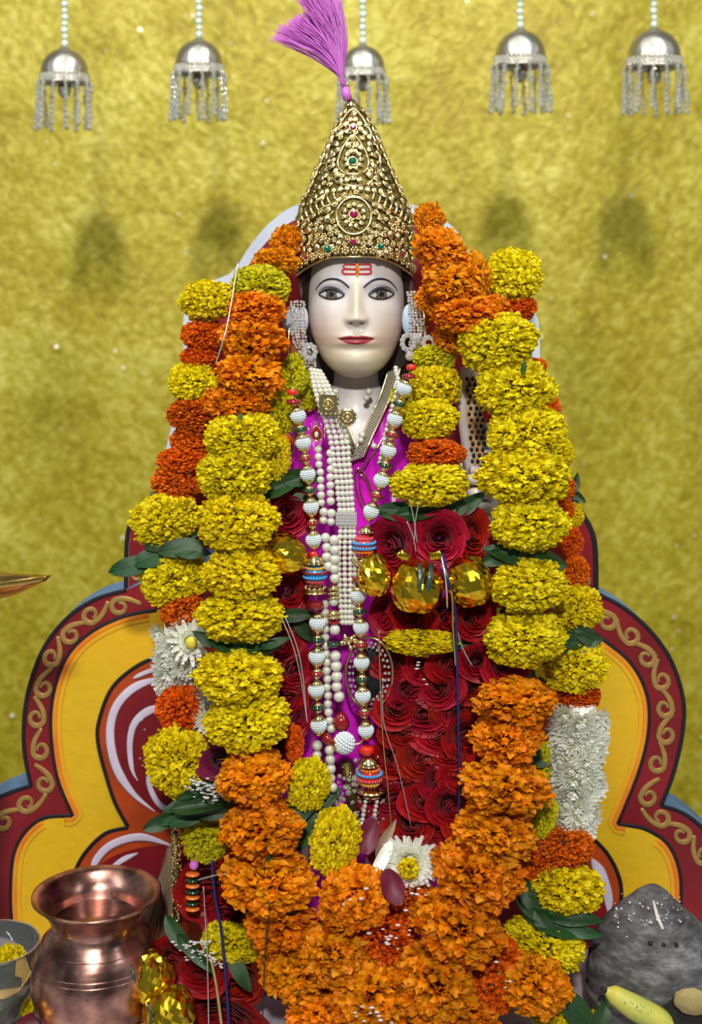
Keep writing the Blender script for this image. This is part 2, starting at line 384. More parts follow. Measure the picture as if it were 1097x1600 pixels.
for (px, py, rw, lab) in [(101, 92, 37, 'leftmost silver bell with crystal fringe hanging before the yellow cloth'),
                 (311, 78, 37, 'second silver crystal-fringed bell from the left edge'),
                 (567, 86, 34, 'silver crystal-fringed bell half hidden behind the crown tip and purple tassel'),
                 (813, 64, 39, 'silver crystal-fringed bell above the right shoulder, second from right edge'),
                 (1022, 64, 41, 'rightmost silver bell with crystal fringe near the top right corner')]:
    D = 2.7; k = D/FPX; R = rw*k; c = T(px, py+R/k*.9, D)
    t = thing('hanging_bell', lab, 'bell', c, 'silver bells hanging before the curtain')
    put('dome', DOME, t, c, scale=R); put('band', BAND, t, c, scale=R)
    z = c.z+1.42*R+.006
    b = MB(); b.tube([(c.x, c.y, z-.01), (c.x, c.y, 2.3)], .0016, 6); put('cord', b.me('cord', M['thread']), t)
    n = 0
    while z < 1.76:
        put('bead', BEAD, t, (c.x+.0008*math.sin(n*2.1), c.y, z), scale=.0062 if n % 2 else .0072); z += .0125; n += 1
    for i in range(14):
        th = 2*PI*i/14; p = (c.x+R*1.12*math.cos(th), c.y+R*1.12*math.sin(th), c.z-.1*R)
        put('crystal_strand', CS[i % 3], t, p, (.05*math.sin(i*2.3), .07*math.cos(i*1.7), i), .088*(1+.05*math.sin(i*3)))
    b = MB(); b.ball((c.x, c.y, c.z-.4*R), R*.3, 12, 8, (1, 1, 1.3)); b.tube([(c.x, c.y, c.z+1.2*R), (c.x, c.y, c.z-.2*R)], .002, 6)
    put('clapper', b.me('clapper', M['silver']), t)

# ------------------------------------------------------------------ throne
TD = 2.34
def px3(P, D): return [T(p[0], p[1], D) for p in P]
def plate(name, P, D, thick, m, parent, label=None):
    pts = px3(P, D); n = len(pts)
    tri = tessellate_polygon([[Vector((p.x, p.z, 0)) for p in pts]])
    V = [tuple(p) for p in pts]+[(p.x, p.y+thick, p.z) for p in pts]
    area2 = sum(pts[i].x*pts[(i+1) % n].z-pts[(i+1) % n].x*pts[i].z for i in range(n))
    F = []
    for a in tri:
        F.append(tuple(a)); F.append(tuple(i+n for i in a[::-1]))
    F += [(i, i+n, (i+1) % n+n, (i+1) % n) for i in range(n)]
    me = mesh(name, V, F, False, m)
    import bmesh
    bm = bmesh.new(); bm.from_mesh(me); bmesh.ops.recalc_face_normals(bm, faces=bm.faces); bm.to_mesh(me); bm.free()
    return put(name, me, parent, label=label)
def cat2(P, n=6): return [(v.x, v.y) for v in catmull(P, n)]
def strip(name, P, wpx, D, m, parent, flat=.25):
    pts = px3(P, D); k = D/FPX; W_ = wpx if hasattr(wpx, '__len__') else [wpx]*len(pts)
    b = MB(); b.tube(pts, [max(w_, .3)*k/2 for w_ in W_], 8, flat=flat, up=(0, -1, 0))
    return put(name, b.me(name, m), parent)
th = thing('throne', 'painted scalloped throne back with maroon scroll border behind the idol', 'throne', (0, TD-DC+.05, 0))
bot = 1481
LO = cat2([(197, 922), (150, 936), (106, 965), (70, 1010), (48, 1065), (38, 1120), (38, 1175), (48, 1226)])+cat2([(48, 1228), (12, 1240), (-30, 1262), (-75, 1310), (-98, 1370), (-98, 1430), (-80, bot)])
RO = cat2([(930, 926), (975, 950), (1018, 988), (1050, 1035), (1068, 1095), (1066, 1150), (1052, 1210), (1034, 1257)])+cat2([(1034, 1259), (1070, 1272), (1110, 1305), (1150, 1350), (1172, 1410), (1165, bot)])
LI = cat2([(245, 953), (190, 965), (140, 990), (104, 1028), (84, 1085), (80, 1145), (90, 1215), (114, 1274)])+cat2([(112, 1275), (70, 1278), (40, 1300), (22, 1335), (17, 1385), (18, 1430), (25, bot)])
RI = cat2([(900, 968), (940, 998), (985, 1036), (1010, 1085), (1013, 1140), (998, 1205), (965, 1287)])+cat2([(966, 1288), (1010, 1296), (1045, 1322), (1062, 1365), (1063, 1420), (1058, bot)])
full = LO[::-1]+[(300, 860), (800, 860)]+RO
plate('body', full, TD, .085, M['blue_paint'], th)
band = LO[::-1]+[(300, 880), (800, 880)]+RO+RI[::-1]+[(800, 985), (300, 985)]+LI
plate('border_panel', band, TD-.004, .004, M['red_paint'], th, 'maroon border panel')
def offset(P, d):
    out = []
    for i, p in enumerate(P):
        a, c = P[max(i-1, 0)], P[min(i+1, len(P)-1)]
        tx, ty = c[0]-a[0], c[1]-a[1]; l = math.hypot(tx, ty) or 1
        out.append((p[0]-ty/l*d, p[1]+tx/l*d))
    return out
field = LI[::-1]+[(300, 950), (800, 950)]+RI
plate('field_panel', field, TD-.0045, .0045, M['yellow_paint'], th, 'yellow painted field')
strip('shaded_edge', offset(LI[2:46], -9), 17, TD-.0044, M['orange_soft'], th, .05); strip('shaded_edge', offset(LI[2:46], -5), 9, TD-.0048, M['orange_edge'], th, .07)
strip('shaded_edge', offset(RI[2:40], 9), 17, TD-.0044, M['orange_soft'], th, .05); strip('shaded_edge', offset(RI[2:40], 5), 9, TD-.0048, M['orange_edge'], th, .07)
strip('shaded_edge', offset(LI[50:], -9), 17, TD-.0044, M['orange_soft'], th, .05); strip('shaded_edge', offset(LI[50:], -5), 9, TD-.0048, M['orange_edge'], th, .07)
strip('shaded_edge', offset(RI[46:], 9), 17, TD-.0044, M['orange_soft'], th, .05); strip('shaded_edge', offset(RI[46:], 5), 9, TD-.0048, M['orange_edge'], th, .07)
for P in (LO, RO, LI, RI): strip('black_outline', P, 6.5, TD-.0045, M['ink'], th)
# inner lobes
lobeL = cat2([(262, 1020), (215, 1040), (175, 1075), (155, 1125), (153, 1160), (165, 1210), (180, 1255), (200, 1292)])
lobeL2 = cat2([(200, 1293), (165, 1302), (135, 1330), (118, 1360), (108, 1400), (105, bot)])
lobeR = cat2([(842, 1060), (885, 1080), (925, 1120), (940, 1170), (935, 1230), (918, 1300)])+cat2([(918, 1302), (950, 1335), (970, 1380), (968, 1430), (955, bot)])
plate('inner_panel', lobeL2[::-1]+lobeL[::-1]+[(400, 1000), (700, 1000)]+lobeR, TD-.008, .008, M['orange_paint'], th, 'orange inner panel')
for P in (lobeL, lobeL2, lobeR): strip('black_outline', P, 6, TD-.009, M['ink'], th)
plate('red_panel', cat2([(300, 1060), (235, 1065), (195, 1090), (178, 1135), (180, 1180), (205, 1230), (260, 1275), (330, 1290), (400, 1250), (400, 1060)]), TD-.010, .01, M['red_paint'], th)
plate('red_panel', cat2([(300, 1318), (220, 1325), (165, 1345), (140, 1380), (140, 1440), (300, 1440)]), TD-.010, .01, M['red_paint'], th)
plate('red_panel', cat2([(780, 1300), (880, 1325), (935, 1375), (952, 1430), (930, 1475), (780, 1475)]), TD-.010, .01, M['red_paint'], th)
def stroke(P, w0, w1=None):
    P = cat2(P, 6); n = len(P); w1 = w0 if w1 is None else w1
    strip('lilac_stroke', P, [max(2, (w0+(w1-w0)*i/(n-1))*min(1, 4*(min(i, n-1-i)+.6)/n)) for i in range(n)], TD-.0108, M['lilac_paint'], th, .12)
stroke([(285, 1060), (240, 1063), (205, 1078), (180, 1108), (172, 1150), (182, 1200), (208, 1240), (242, 1268)], 13, 15)
stroke([(285, 1105), (240, 1108), (212, 1128), (203, 1160), (206, 1200), (215, 1220)], 16, 6)
stroke([(245, 1045), (225, 1052), (208, 1060)], 8, 6)
stroke([(270, 1322), (220, 1308), (175, 1320), (150, 1345), (143, 1370)], 13, 12)
stroke([(215, 1333), (190, 1345), (172, 1362), (168, 1380)], 9, 8)
stroke([(925, 1342), (940, 1370), (950, 1400), (952, 1430)], 22, 12)
stroke([(236, 1195), (233, 1225), (250, 1258), (280, 1270)], 8, 10)
for (x, y) in [(222, 1125), (226, 1140), (219, 1185), (223, 1196), (230, 1192)]:
    b = MB(); b.ball(T(x, y, TD-.0105), .0015, 6, 5); put('painted_dot', b.me('painted_dot', M['lilac_paint']), th)
# scroll curls on the border
def scroll_mesh():
    P = []
    for i in range(34):
        t = i/33
        if t < .38: u = t/.38; P.append((-24+26*u, -7+15*math.sin(u*1.5)))
        else:
            u = (t-.38)/.62; a = PI*.45-u*PI*2.0; r = 12.5*(1-.62*u); P.append((4+r*math.cos(a), -2.6+r*math.sin(a)*.95))
    W_ = [2.6+3.6*math.sin(PI*min(1, (i/33)*.9+.12)) for i in range(34)]
    b = MB(); k = TD/FPX
    pts = [Vector((p[0]*k, 0, p[1]*k)) for p in P]
    b.tube(pts, [w_*k*.66 for w_ in W_], 8, flat=.22)
    return b.me('scroll', M['gold_paint'])
SCR = scroll_mesh()
def scrolls(A, B, n, t0=0, t1=1, flip=1):
    for i in range(n):
        t = t0+(t1-t0)*(i+.5)/n
        def at(P, t):
            f = t*(len(P)-1); q = min(int(f), len(P)-2); f -= q
            return (P[q][0]*(1-f)+P[q+1][0]*f, P[q][1]*(1-f)+P[q+1][1]*f)
        a, c = at(A, t), at(B, t); m0 = ((a[0]+c[0])/2, (a[1]+c[1])/2)
        a2, c2 = at(A, min(1, t+.03)), at(B, min(1, t+.03)); m1 = ((a2[0]+c2[0])/2, (a2[1]+c2[1])/2)
        ang = math.atan2(-(m1[1]-m0[1]), m1[0]-m0[0])
        s = flip*(1 if i % 2 else -1)
        put('scroll', SCR, th, T(m0[0], m0[1], TD-.0048), (0, -ang, 0), (1.18, 1, 1.12*s))
scrolls(LO[:43], LI[:43], 8, .03, .97, 1)
scrolls(LO[43:], LI[43:], 5, .05, .95, -1)
scrolls(RO[:43], RI[:37], 8, .06, .97, -1)
scrolls(RO[43:], RI[37:], 5, .05, .95, 1)
# upper back
UP = cat2([(197, 930), (198, 850), (206, 815), (236, 780), (262, 690), (285, 580), (288, 490), (318, 446), (362, 425), (392, 382), (425, 345), (468, 318), (553, 296), (640, 318), (692, 342), (722, 372), (742, 412), (790, 440), (838, 492), (846, 580), (870, 700), (900, 785), (922, 825), (930, 860), (931, 935)], 6)
plate('upper_body', UP+[(800, 960), (300, 960)], TD+.012, .06, M['white_paint'], th, 'pale blue-white upper back edge')
UPI = [(553+(x-553)*.955, 640+(y-640)*.935) if y < 780 else (x+ (4 if x < 553 else -4), y) for (x, y) in UP]
plate('upper_panel', UPI+[(800, 955), (300, 955)], TD+.008, .004, M['red_paint'], th, 'maroon upper panel')
strip('black_outline', UP[:20], 7, TD+.010, M['ink'], th); strip('black_outline', UP[-20:], 9, TD+.010, M['ink'], th)
for (x, y, s, a) in [(214, 895, 1, 1.4), (222, 930, 1, .3), (915, 905, 1, 1.7)]: put('scroll', SCR, th, T(x, y, TD+.007), (0, a, 0), (.7, 1, .7*s))

# ------------------------------------------------------------------ flower meshes
def frill_ball(name, N, seed, r0=.45, pw=.13, bend=.22, ruf=.05, lump=.07, m=None, nu=4, nv=5, hemi=-1.0, dark=.66, hue=1.0):
    g = np.random.default_rng(seed)
    i = np.arange(N)+.5; ph = np.arccos(1-(1-hemi)*i/N); th_ = PI*(1+5**.5)*i
    d = np.stack([np.cos(th_)*np.sin(ph), np.sin(th_)*np.sin(ph), np.cos(ph)], 1)+g.normal(0, .05, (N, 3))
    d /= np.linalg.norm(d, axis=1, keepdims=True)
    r = g.normal(size=(N, 3)); wv = np.cross(d, r); wv /= np.linalg.norm(wv, axis=1, keepdims=True)
    c = np.cross(wv, d)
    L1 = np.array([1+lump*(noise.noise(Vector(x)*2.2+Vector((seed*3.1, 0, 0)))*2+.7*noise.noise(Vector(x)*5+Vector((seed, 5, 0)))) for x in d])+g.uniform(-.05, .05, N)
    L1 = L1*.97
    u = np.linspace(0, 1, nu)[None, :, None]; v = np.linspace(-1, 1, nv)[None, None, :]
    wid = pw*(.45+.65*np.sin(np.clip(u, 0, 1)*PI*.60))*(1-.25*u**3)*g.uniform(.75, 1.25, N)[:, None, None]
    rad = r0+(L1[:, None, None]-r0)*np.sin(u*PI/2*.98)-.75*pw*np.abs(v)**2.2*u**2
    fr = ruf*u**1.5*np.sin(v*g.uniform(2.5, 6, N)[:, None, None]+g.uniform(0, 6.28, N)[:, None, None])+bend*g.uniform(-1, 1.2, N)[:, None, None]*u**2.4
    P = (d[:, None, None]*rad[..., None]+wv[:, None, None]*(v*wid)[..., None]+c[:, None, None]*fr[..., None])
    V = P.reshape(-1, 3)
    gf = grid_faces(nu, nv); F = (gf[None]+(np.arange(N)*nu*nv)[:, None, None]).reshape(-1, 4)
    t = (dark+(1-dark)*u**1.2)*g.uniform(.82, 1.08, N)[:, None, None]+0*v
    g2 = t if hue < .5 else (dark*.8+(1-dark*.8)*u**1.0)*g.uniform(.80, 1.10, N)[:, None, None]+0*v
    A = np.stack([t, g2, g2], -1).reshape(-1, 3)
    me = mesh(name, V, F, True, m, A); return me
def calyx(): pass
FLW = {}
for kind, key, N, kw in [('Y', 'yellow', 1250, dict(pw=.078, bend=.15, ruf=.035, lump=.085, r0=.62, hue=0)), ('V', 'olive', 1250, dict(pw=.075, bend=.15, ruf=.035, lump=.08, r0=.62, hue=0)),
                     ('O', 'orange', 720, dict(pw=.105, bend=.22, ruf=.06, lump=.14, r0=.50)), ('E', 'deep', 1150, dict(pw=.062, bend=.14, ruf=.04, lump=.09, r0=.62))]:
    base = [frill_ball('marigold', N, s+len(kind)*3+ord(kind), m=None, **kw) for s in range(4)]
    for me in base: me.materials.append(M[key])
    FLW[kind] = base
SIDE = random.Random(11)
HEAP = {'O': (.99, .86, 1.02), 'E': (1.0, .80, 1.06)}
NAMES = {'Y': 'yellow marigold', 'V': 'greenish yellow marigold', 'O': 'orange marigold', 'E': 'deep orange marigold'}
def flower(kind, px, py, w_, h_, D, parent, roll=0, tilt=0):
    me = SIDE.choice(FLW[kind]); k = D/FPX
    q = Euler((0, math.radians(roll), 0)).to_matrix() @ Euler((math.radians(tilt+SIDE.uniform(-8, 8)), 0, 0)).to_matrix() @ Euler((SIDE.choice([0, PI]), 0, SIDE.choice([0, PI]))).to_matrix()
    o = put('marigold', me, parent, T(px, py, D), q.to_quaternion(), (w_/2*k*HEAP.get(kind, (1.05, 0, 0))[0], w_/2*k*HEAP.get(kind, (0, .74, 0))[1], h_/2*k*HEAP.get(kind, (0, 0, 1.12))[2]), label=NAMES[kind])
    return o
# thin-petalled white blossom, axis +Z towards viewer
def daisy_mesh(name, n, seed, layers, m, Lr=1.0, cup=.35, pw=.085, hemi=1.0):
    g = random.Random(seed); V = []; F = []; A = []
    for l in range(layers):
        f = l/max(1, layers-1); cnt = n-int(f*n*.35)
        for i in range(cnt):
            a = 2*PI*(i+.5*l+g.uniform(-.25, .25))/cnt; el = (.05+f*1.15)*hemi+g.uniform(-.12, .12)
            Lp = Lr*(1-.45*f)*g.uniform(.85, 1.08); dv = Vector((math.cos(a), math.sin(a), 0)); wv = Vector((-math.sin(a), math.cos(a), 0))
            b0 = len(V)
            for u in range(5):
                t = u/4; e = el+cup*(t-.5)*(1 if f < .5 else 1.6)
                p = dv*(.10+Lp*t*math.cos(e))+Vector((0, 0, Lp*t*math.sin(el+cup*t*.5)))
                ww = pw*(.45+1.0*math.sin(PI*min(.93, t*.8+.12)))*.8
                for q in (-1, 0, 1):
                    V.append(p+wv*(ww*q)+Vector((0, 0, (.02 if q else -.015)))); A.append((.92+.08*t, .92+.08*t, .80+.2*t))
            F += [(b0+r*3+c, b0+r*3+c+1, b0+r*3+c+4, b0+r*3+c+3) for r in range(4) for c in range(2)]
    return mesh(name, V, F, True, m, np.array(A))
DAISY = [daisy_mesh('white_blossom', 15, s, 5, M['white'], pw=.105) for s in range(3)]
# rose, axis +Z
def rose_mesh(seed, m):
    g = random.Random(seed); V = []; F = []; A = []
    n = 22; NU, NV = 6, 9
    for i in range(n):
        f = i/(n-1); a0 = i*2.399+g.uniform(-.2, .2); r = .10+.62*f**1.05; span = 1.5-.55*f+g.uniform(-.1, .15)
        hgt = .62-.24*f; flare = .02+.34*f**1.4; b0 = len(V)
        for u in range(NU):
            t = u/(NU-1)
            for v in range(NV):
                s = v/(NV-1)*2-1; a = a0+s*span*(.6+.4*math.sin(t*PI*.55))
                rr = r*(.35+.65*math.sin(min(1, t*1.4)*PI/2))+flare*t**3*(1-.25*s*s)+.02*math.sin(5*s+i)*t
                z = -.35*(1-t)+hgt*t*(1-.28*s*s)-.22*f*t**3+.025*math.sin(7*s+2*i)*t
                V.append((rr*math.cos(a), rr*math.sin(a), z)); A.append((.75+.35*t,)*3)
        F += [(b0+p*NV+q, b0+p*NV+q+1, b0+(p+1)*NV+q+1, b0+(p+1)*NV+q) for p in range(NU-1) for q in range(NV-1)]
    me = mesh('rose', V, F, True, m, np.array(A)); return me
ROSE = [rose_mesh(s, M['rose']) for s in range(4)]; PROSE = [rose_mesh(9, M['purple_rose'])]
def facing(tx, tz, spin):
    """+Z axis turned towards the camera (-Y), then leaned by tx (right) and tz (up)"""
    return (Vector((tx, -1, tz)).to_track_quat('Z', 'Y') @ Euler((0, 0, spin)).to_quaternion())
def rose(px, py, w_, h_, D, parent, tx=0, tz=0, k_=None, me=None, label=None):
    me = me or SIDE.choice(ROSE); k = D/FPX
    # scale is applied in the rose's own frame; width and height differ little
    q = facing(tx, tz, SIDE.choice([0, PI]))
    return put('rose', me, parent, T(px, py, D), q, (w_/1.55*k, h_/1.55*k, min(w_, h_)/1.7*k), label=label)
# leaf: along +X length 1, normal +Z
def leaf_mesh(seed, curl=.25, fold=.25, wid=.42):
    g = random.Random(seed); V = []; nu, nv = 12, 7; tw = g.uniform(-.3, .3)
    for i in range(nu):
        t = i/(nu-1); ww = wid*.5*(math.sin(PI*t**.8)**.85)+.012
        for j in range(nv):
            s = j/(nv-1)*2-1
            V.append((t-.5, s*ww, fold*abs(s)*ww-curl*(t-.5)**2+tw*s*ww*t+.02*math.sin(9*t+seed)*abs(s)))
    n0 = len(V); V2 = [(x, y, z-.012) for (x, y, z) in V]
    F = [tuple(f) for f in grid_faces(nu, nv)]+[tuple(n0+i for i in f[::-1]) for f in grid_faces(nu, nv)]
    b = MB(); b.add(V+V2, F)
    b.tube([(t-.5, 0, -curl*(t-.5)**2+.004) for t in np.linspace(0, 1, 9)], [.012*(1.1-t) for t in np.linspace(0, 1, 9)], 5)
    return b.me('leaf', M['leaf'])
LEAF = [leaf_mesh(s, c, f) for s, (c, f) in enumerate([(.25, .3), (.5, .2), (-.3, .35), (.1, .6)])]
def leaf(px, py, L, ang, D, parent, tx=0, tz=.3, wid=1.0, idx=None, label=None, name='leaf'):
    me = LEAF[idx] if idx is not None else SIDE.choice(LEAF); k = D/FPX
    nrm = Vector((tx, -1, tz)).normalized(); a = math.radians(ang)
    x = Vector((math.cos(a), 0, math.sin(a))); x = (x-nrm*x.dot(nrm)).normalized(); y = nrm.cross(x)
    q = Matrix((x, y, nrm)).transposed().to_quaternion()
    return put(name, me, parent, T(px, py, D), q, (L*k, L*k*wid, L*k), label=label)

# ------------------------------------------------------------------ the idol
KI = 2.14/FPX
def I(px, py, y): return Vector(((px-548.5)*KI, y, ZC+(400-py)*KI))
YC = .045                                 # world Y of the head axis
idol = thing('idol', 'white marble idol with painted face wearing a magenta robe and golden crown', 'statue', (0, YC, 0))
CX = 557.0
aT = np.array([(372, 66), (385, 70), (400, 73), (430, 77), (460, 78.5), (490, 78), (510, 76), (530, 71.5), (550, 63), (565, 55), (577, 45), (586, 33), (591, 22), (593.5, 12), (594.5, 3)])
fT = np.array([(372, 70), (400, 82), (430, 87), (470, 88), (540, 88), (565, 87), (580, 82), (588, 75), (594.5, 62)])   # front
bT = np.array([(372, 70), (400, 84), (440, 84), (500, 66), (540, 36), (565, 5), (580, -18), (594.5, -45)])                  # back
_g = np.exp(-np.linspace(-2.4, 2.4, 25)**2/2); _g /= _g.sum()
def smooth_interp(t, x):
    wd = min(9.0, max(.6, (t[-1, 0]-x)*.45))
    return float((np.interp(x+np.linspace(-wd, wd, 25), t[:, 0], t[:, 1])*_g).sum())
def gs(x, c, s): return math.exp(-((x-c)/s)**2/2)
def sst(a, b, x): t = min(1, max(0, (x-a)/(b-a))); return t*t*(3-2*t)
def feat(x, py):
    ax = abs(x); d = 0
    d -= 6.5*gs(ax, 39, 19)*gs(py, 462, 12)
    d += 2.5*gs(ax, 36, 24)*gs(py, 443, 7)
    tip = sst(440, 497, py)**1.2*(1-sst(499, 514, py))
    d += 4*gs(x, 0, 7.5)*gs(py, 497, 6)
    d += 16*tip*math.exp(-(ax/(6.2+2.8*sst(455, 500, py)))**2/1.6)
    d += 4*gs(x, 0, 7)*gs(py, 460, 16)
    d += 6.5*gs(ax, 12, 4.6)*gs(py, 500, 5.0)
    d -= 3*gs(ax, 8, 3.0)*gs(py, 507, 1.7)
    d += 4.5*gs(x, 0, 27)*gs(py, 530, 13)
    d += 4.2*gs(x, 0, 19)*gs(py, 527, 3.2)+4.8*gs(x, 0, 17)*gs(py, 536.5, 3.6)-2.4*max(0, 1-(x/30)**2)*gs(py, 531, 1.3)
    d -= 3*gs(x, 0, 22)*gs(py, 547, 4)
    d -= 1.4*gs(x, 0, 2.5)*gs(py, 516, 6)
    d += 7*gs(x, 0, 19)*gs(py, 566, 13)
    d += 4*gs(ax, 44, 20)*gs(py, 512, 22)
    return d
def section(py):
    a = float(smooth_interp(aT, py)); f = float(smooth_interp(fT, py)); bk = float(smooth_interp(bT, py)); return a, f, bk
def face_y(px, py, off=0):
    x = px-CX; a, f, bk = section(py); c = (bk-f)/2; hb = (f+bk)/2
    u = min(.995, abs(x)/a); s = (1-u**2.15)**(1/2.15)
    return YC+(c-hb*s-feat(x, py)*s**.5-off)*KI
def FP(px, py, off=0): return I(px, py, face_y(px, py, off))
rows = np.concatenate([np.linspace(372, 430, 30), np.linspace(432, 586, 150), np.array([587.5, 589, 590.5, 592, 593.3, 594.3])])
NT = 260; V = []; A = []
skin = np.array([.63, .585, .57])
def lips(x, py):
    ax = abs(x)/29.5
    if ax > 1: return 0
    up = 530-6.2*(1-ax**1.6)+1.6*gs(x, 0, 4); lo = 530.0+9.5*(1-ax**2.2)
    return sst(up-.8, up+.8, py)*(1-sst(lo-.8, lo+.8, py))
for py in rows:
    a, f, bk = section(py); c = (bk-f)/2; hb = (f+bk)/2
    for k in range(NT):
        t = -PI+2*PI*k/NT
        # more samples at the front
        t2 = t-.45*math.sin(t)
        sx, sy = math.sin(t2), math.cos(t2)
        ex = 2/2.15
        x = a*math.copysign(abs(sx)**ex, sx); y = c-hb*math.copysign(abs(sy)**ex, sy)
        col = skin.copy()
        if sy > 0:
            y -= feat(x, py)*sy**(.5*ex)
            ax = abs(x)
            col = col*(1-.30*gs(ax, 58, 18)*gs(py, 525, 22)*np.array([0, .55, .5]))       # rosy cheeks
            col = col*(1-.46*gs(py, 568, 32)*np.array([.14, .24, .72]))*(1-.22*gs(ax, 48, 28)*gs(py, 525, 34)*np.array([.05, .12, .6]))   # yellow tint on jaw
            col = col*(1-.30*gs(x, 0, 7)*gs(py, 470, 25)*np.array([.0, .12, .9]))       # sandal streak on nose
            col = col*(1-.25*gs(ax, 30, 10)*gs(py, 534, 8)*np.array([0, .5, .5]))
            col = col*(1-.35*gs(ax, 13, 5)*gs(py, 495, 9)*np.array([.1, .35, .6]))
            l = lips(x, py); lc = np.array([.28, .018, .028])*(1 if abs(py-530.8) > 1.0 else .35)
            col = col*(1-l)+lc*l
            nh = math.exp(-(((ax-8.6)/3.9)**2+((py-505.6)/2.0)**2)**1.5); col = col*(1-nh)+np.array([.05, .02, .02])*nh
        V.append(I(CX+x, py, YC+y*KI)); A.append(col)
head_F = [tuple(f) for f in grid_faces(len(rows), NT, True)]
head_F += [tuple(range(NT))[::-1], tuple((len(rows)-1)*NT+k for k in range(NT))]
# neck, shoulders and torso continue the same marble mesh
n0 = len(V); nb = 96
secs = [(556, 37, 30, -6), (585, 38, 32, -4), (605, 40, 36, -2), (622, 46, 42, 0), (638, 62, 48, 2), (655, 95, 56, 4), (675, 130, 66, 6), (705, 150, 74, 6),
        (800, 146, 78, 4), (930, 132, 74, 4), (1050, 140, 78, 4), (1250, 165, 88, 0), (1400, 175, 95, 0), (1560, 180, 98, 0)]
for (py, a, hb, c) in secs:
    for k in range(nb):
        t = 2*PI*k/nb; x = a*math.copysign(abs(math.sin(t))**.93, math.sin(t)); y = c-hb*math.copysign(abs(math.cos(t))**.93, math.cos(t))
        V.append(I(CX+x, py, YC+.012+y*KI)); g_ = 1-.16*gs(abs(x), 0, 60)*gs(py, 622, 2.2)
        A.append(skin*g_)
head_F += [tuple(f) for f in grid_faces(len(secs), nb, True, n0)]
# ears
for s in (-1, 1):
    for ring in range(9):
        ph = PI*ring/8
        for k in range(14):
            t = 2*PI*k/14
            V.append(I(CX+s*(85+9*math.sin(ph)*math.cos(t)), 452-22*math.cos(ph), YC+(2+12*math.sin(ph)*math.sin(t))*KI)); A.append(np.array([.22, .12, .085]))
    head_F += [tuple(f) for f in grid_faces(9, 14, True, len(V)-126)]
put('body', mesh('body', V, head_F, True, M['marble_p'], np.array(A)), idol)
# hair under the crown, extended down as added dark backing behind jaw
b = MB(); prof = [(70, 640), (84, 600), (90, 540), (92, 470), (95, 455), (95, 430), (92, 400), (84, 375), (60, 352)]
V = []
for (r, py) in prof:
    for k in range(48):
        t = 2*PI*k/48; V.append(I(CX+r*math.sin(t), py-(0 if math.cos(t) < .2 or py > 480 else 40), YC+(14-r*.92*math.cos(t))*KI))
# the hairline stays behind the temples
V = [Vector((v.x, max(v.y, YC-(.030 if v.z > 1.09 else .005)), v.z)) for v in V]
put('hair', mesh('hair', V, [tuple(f) for f in grid_faces(9, 48, True)], True, M['hair']), idol)
# eyes
def drape(name, pts, wpx, off, m, parent, flat=.6):
    P = [FP(p[0], p[1], off) for p in pts]; n = len(P)
    W_ = wpx if hasattr(wpx, '__len__') else [wpx]*n
    b = MB(); b.tube(P, [w_*KI/2 for w_ in W_], 8, flat=flat); return put(name, b.me(name, m), parent)
for s, ex in ((-1, 517.5), (1, 597)):
    ey = 461.5; hw = 20.5
    def up(u): return -8.6*(1-abs(u)**2.2)-1.0*(u*s*.6)
    def lo(u): return 6.6*(1-abs(u)**2.4)-1.0*(u*s*.6)
    V = []; nu, nv = 25, 11
    for i in range(nu):
        u = -1+2*i/(nu-1)
        for j in range(nv):
            q = j/(nv-1); yy = up(u)*(1-q)+lo(u)*q; V.append(FP(ex+u*hw, ey+yy, .4+3.0*(1-u*u)*math.sin(PI*q)**.7))
    eye = put('eye', mesh('eye', V, [tuple(f) for f in grid_faces(nu, nv)], True, M['eye']), idol)
    def disc(name, r, off, m, cx, cy, clip=True):
        V = [FP(cx, cy, off+3.6)]; F = []
        for ri, rr in enumerate((r*.5, r)):
            for k in range(28):
                t = 2*PI*k/28; x, y = rr*math.cos(t), rr*math.sin(t); u = (cx+x-ex)/hw
                y = max(y, ey+up(u)+.8-cy); y = min(y, ey+lo(u)-.4-cy)
                V.append(FP(cx+x, cy+y, off+3.4-1.0*(rr/9)**2))
        F += [(0, 1+k, 1+(k+1) % 28) for k in range(28)]+[(1+k, 29+k, 29+(k+1) % 28, 1+(k+1) % 28) for k in range(28)]
        return put(name, mesh(name, V, F, True, m), eye)
    disc('iris_ring', 9.6, .25, M['ink'], ex, ey-.8); disc('iris', 8.3, .5, M['iris'], ex, ey-.8); disc('pupil', 4.0, .75, M['ink'], ex, ey-1)
    uu = np.linspace(-1.0, 1.0, 25)
    drape('eyeliner', [(ex+u*hw, ey+up(u)) for u in uu], [1.8+2.3*(1-abs(u)**2) for u in uu], 2.2, M['ink'], eye)
    drape('eyeliner', [(ex+u*hw, ey+lo(u)) for u in uu], [1.6+1.0*(1-abs(u)**2) for u in uu], 1.6, M['ink'], eye)
    drape('eyelid', [(ex+u*(hw+1.5), ey+up(u)*1.35-2.2) for u in uu], [1.0+2.6*(1-abs(u)**2) for u in uu], .9, M['lid'], eye)
    B = [(CX+s*11.5, 450), (CX+s*17, 444.5), (CX+s*26, 438.5), (CX+s*38, 436.3), (CX+s*50, 439), (CX+s*59, 446), (CX+s*65.5, 455.5)]
    B = [(v.x, v.y) for v in catmull(B, 6)]; n = len(B)
    drape('eyebrow', B, [1.1+2.4*math.sin(PI*min(1, (i/(n-1))*.8+.18)) for i in range(n)], .5, M['brow'], idol)
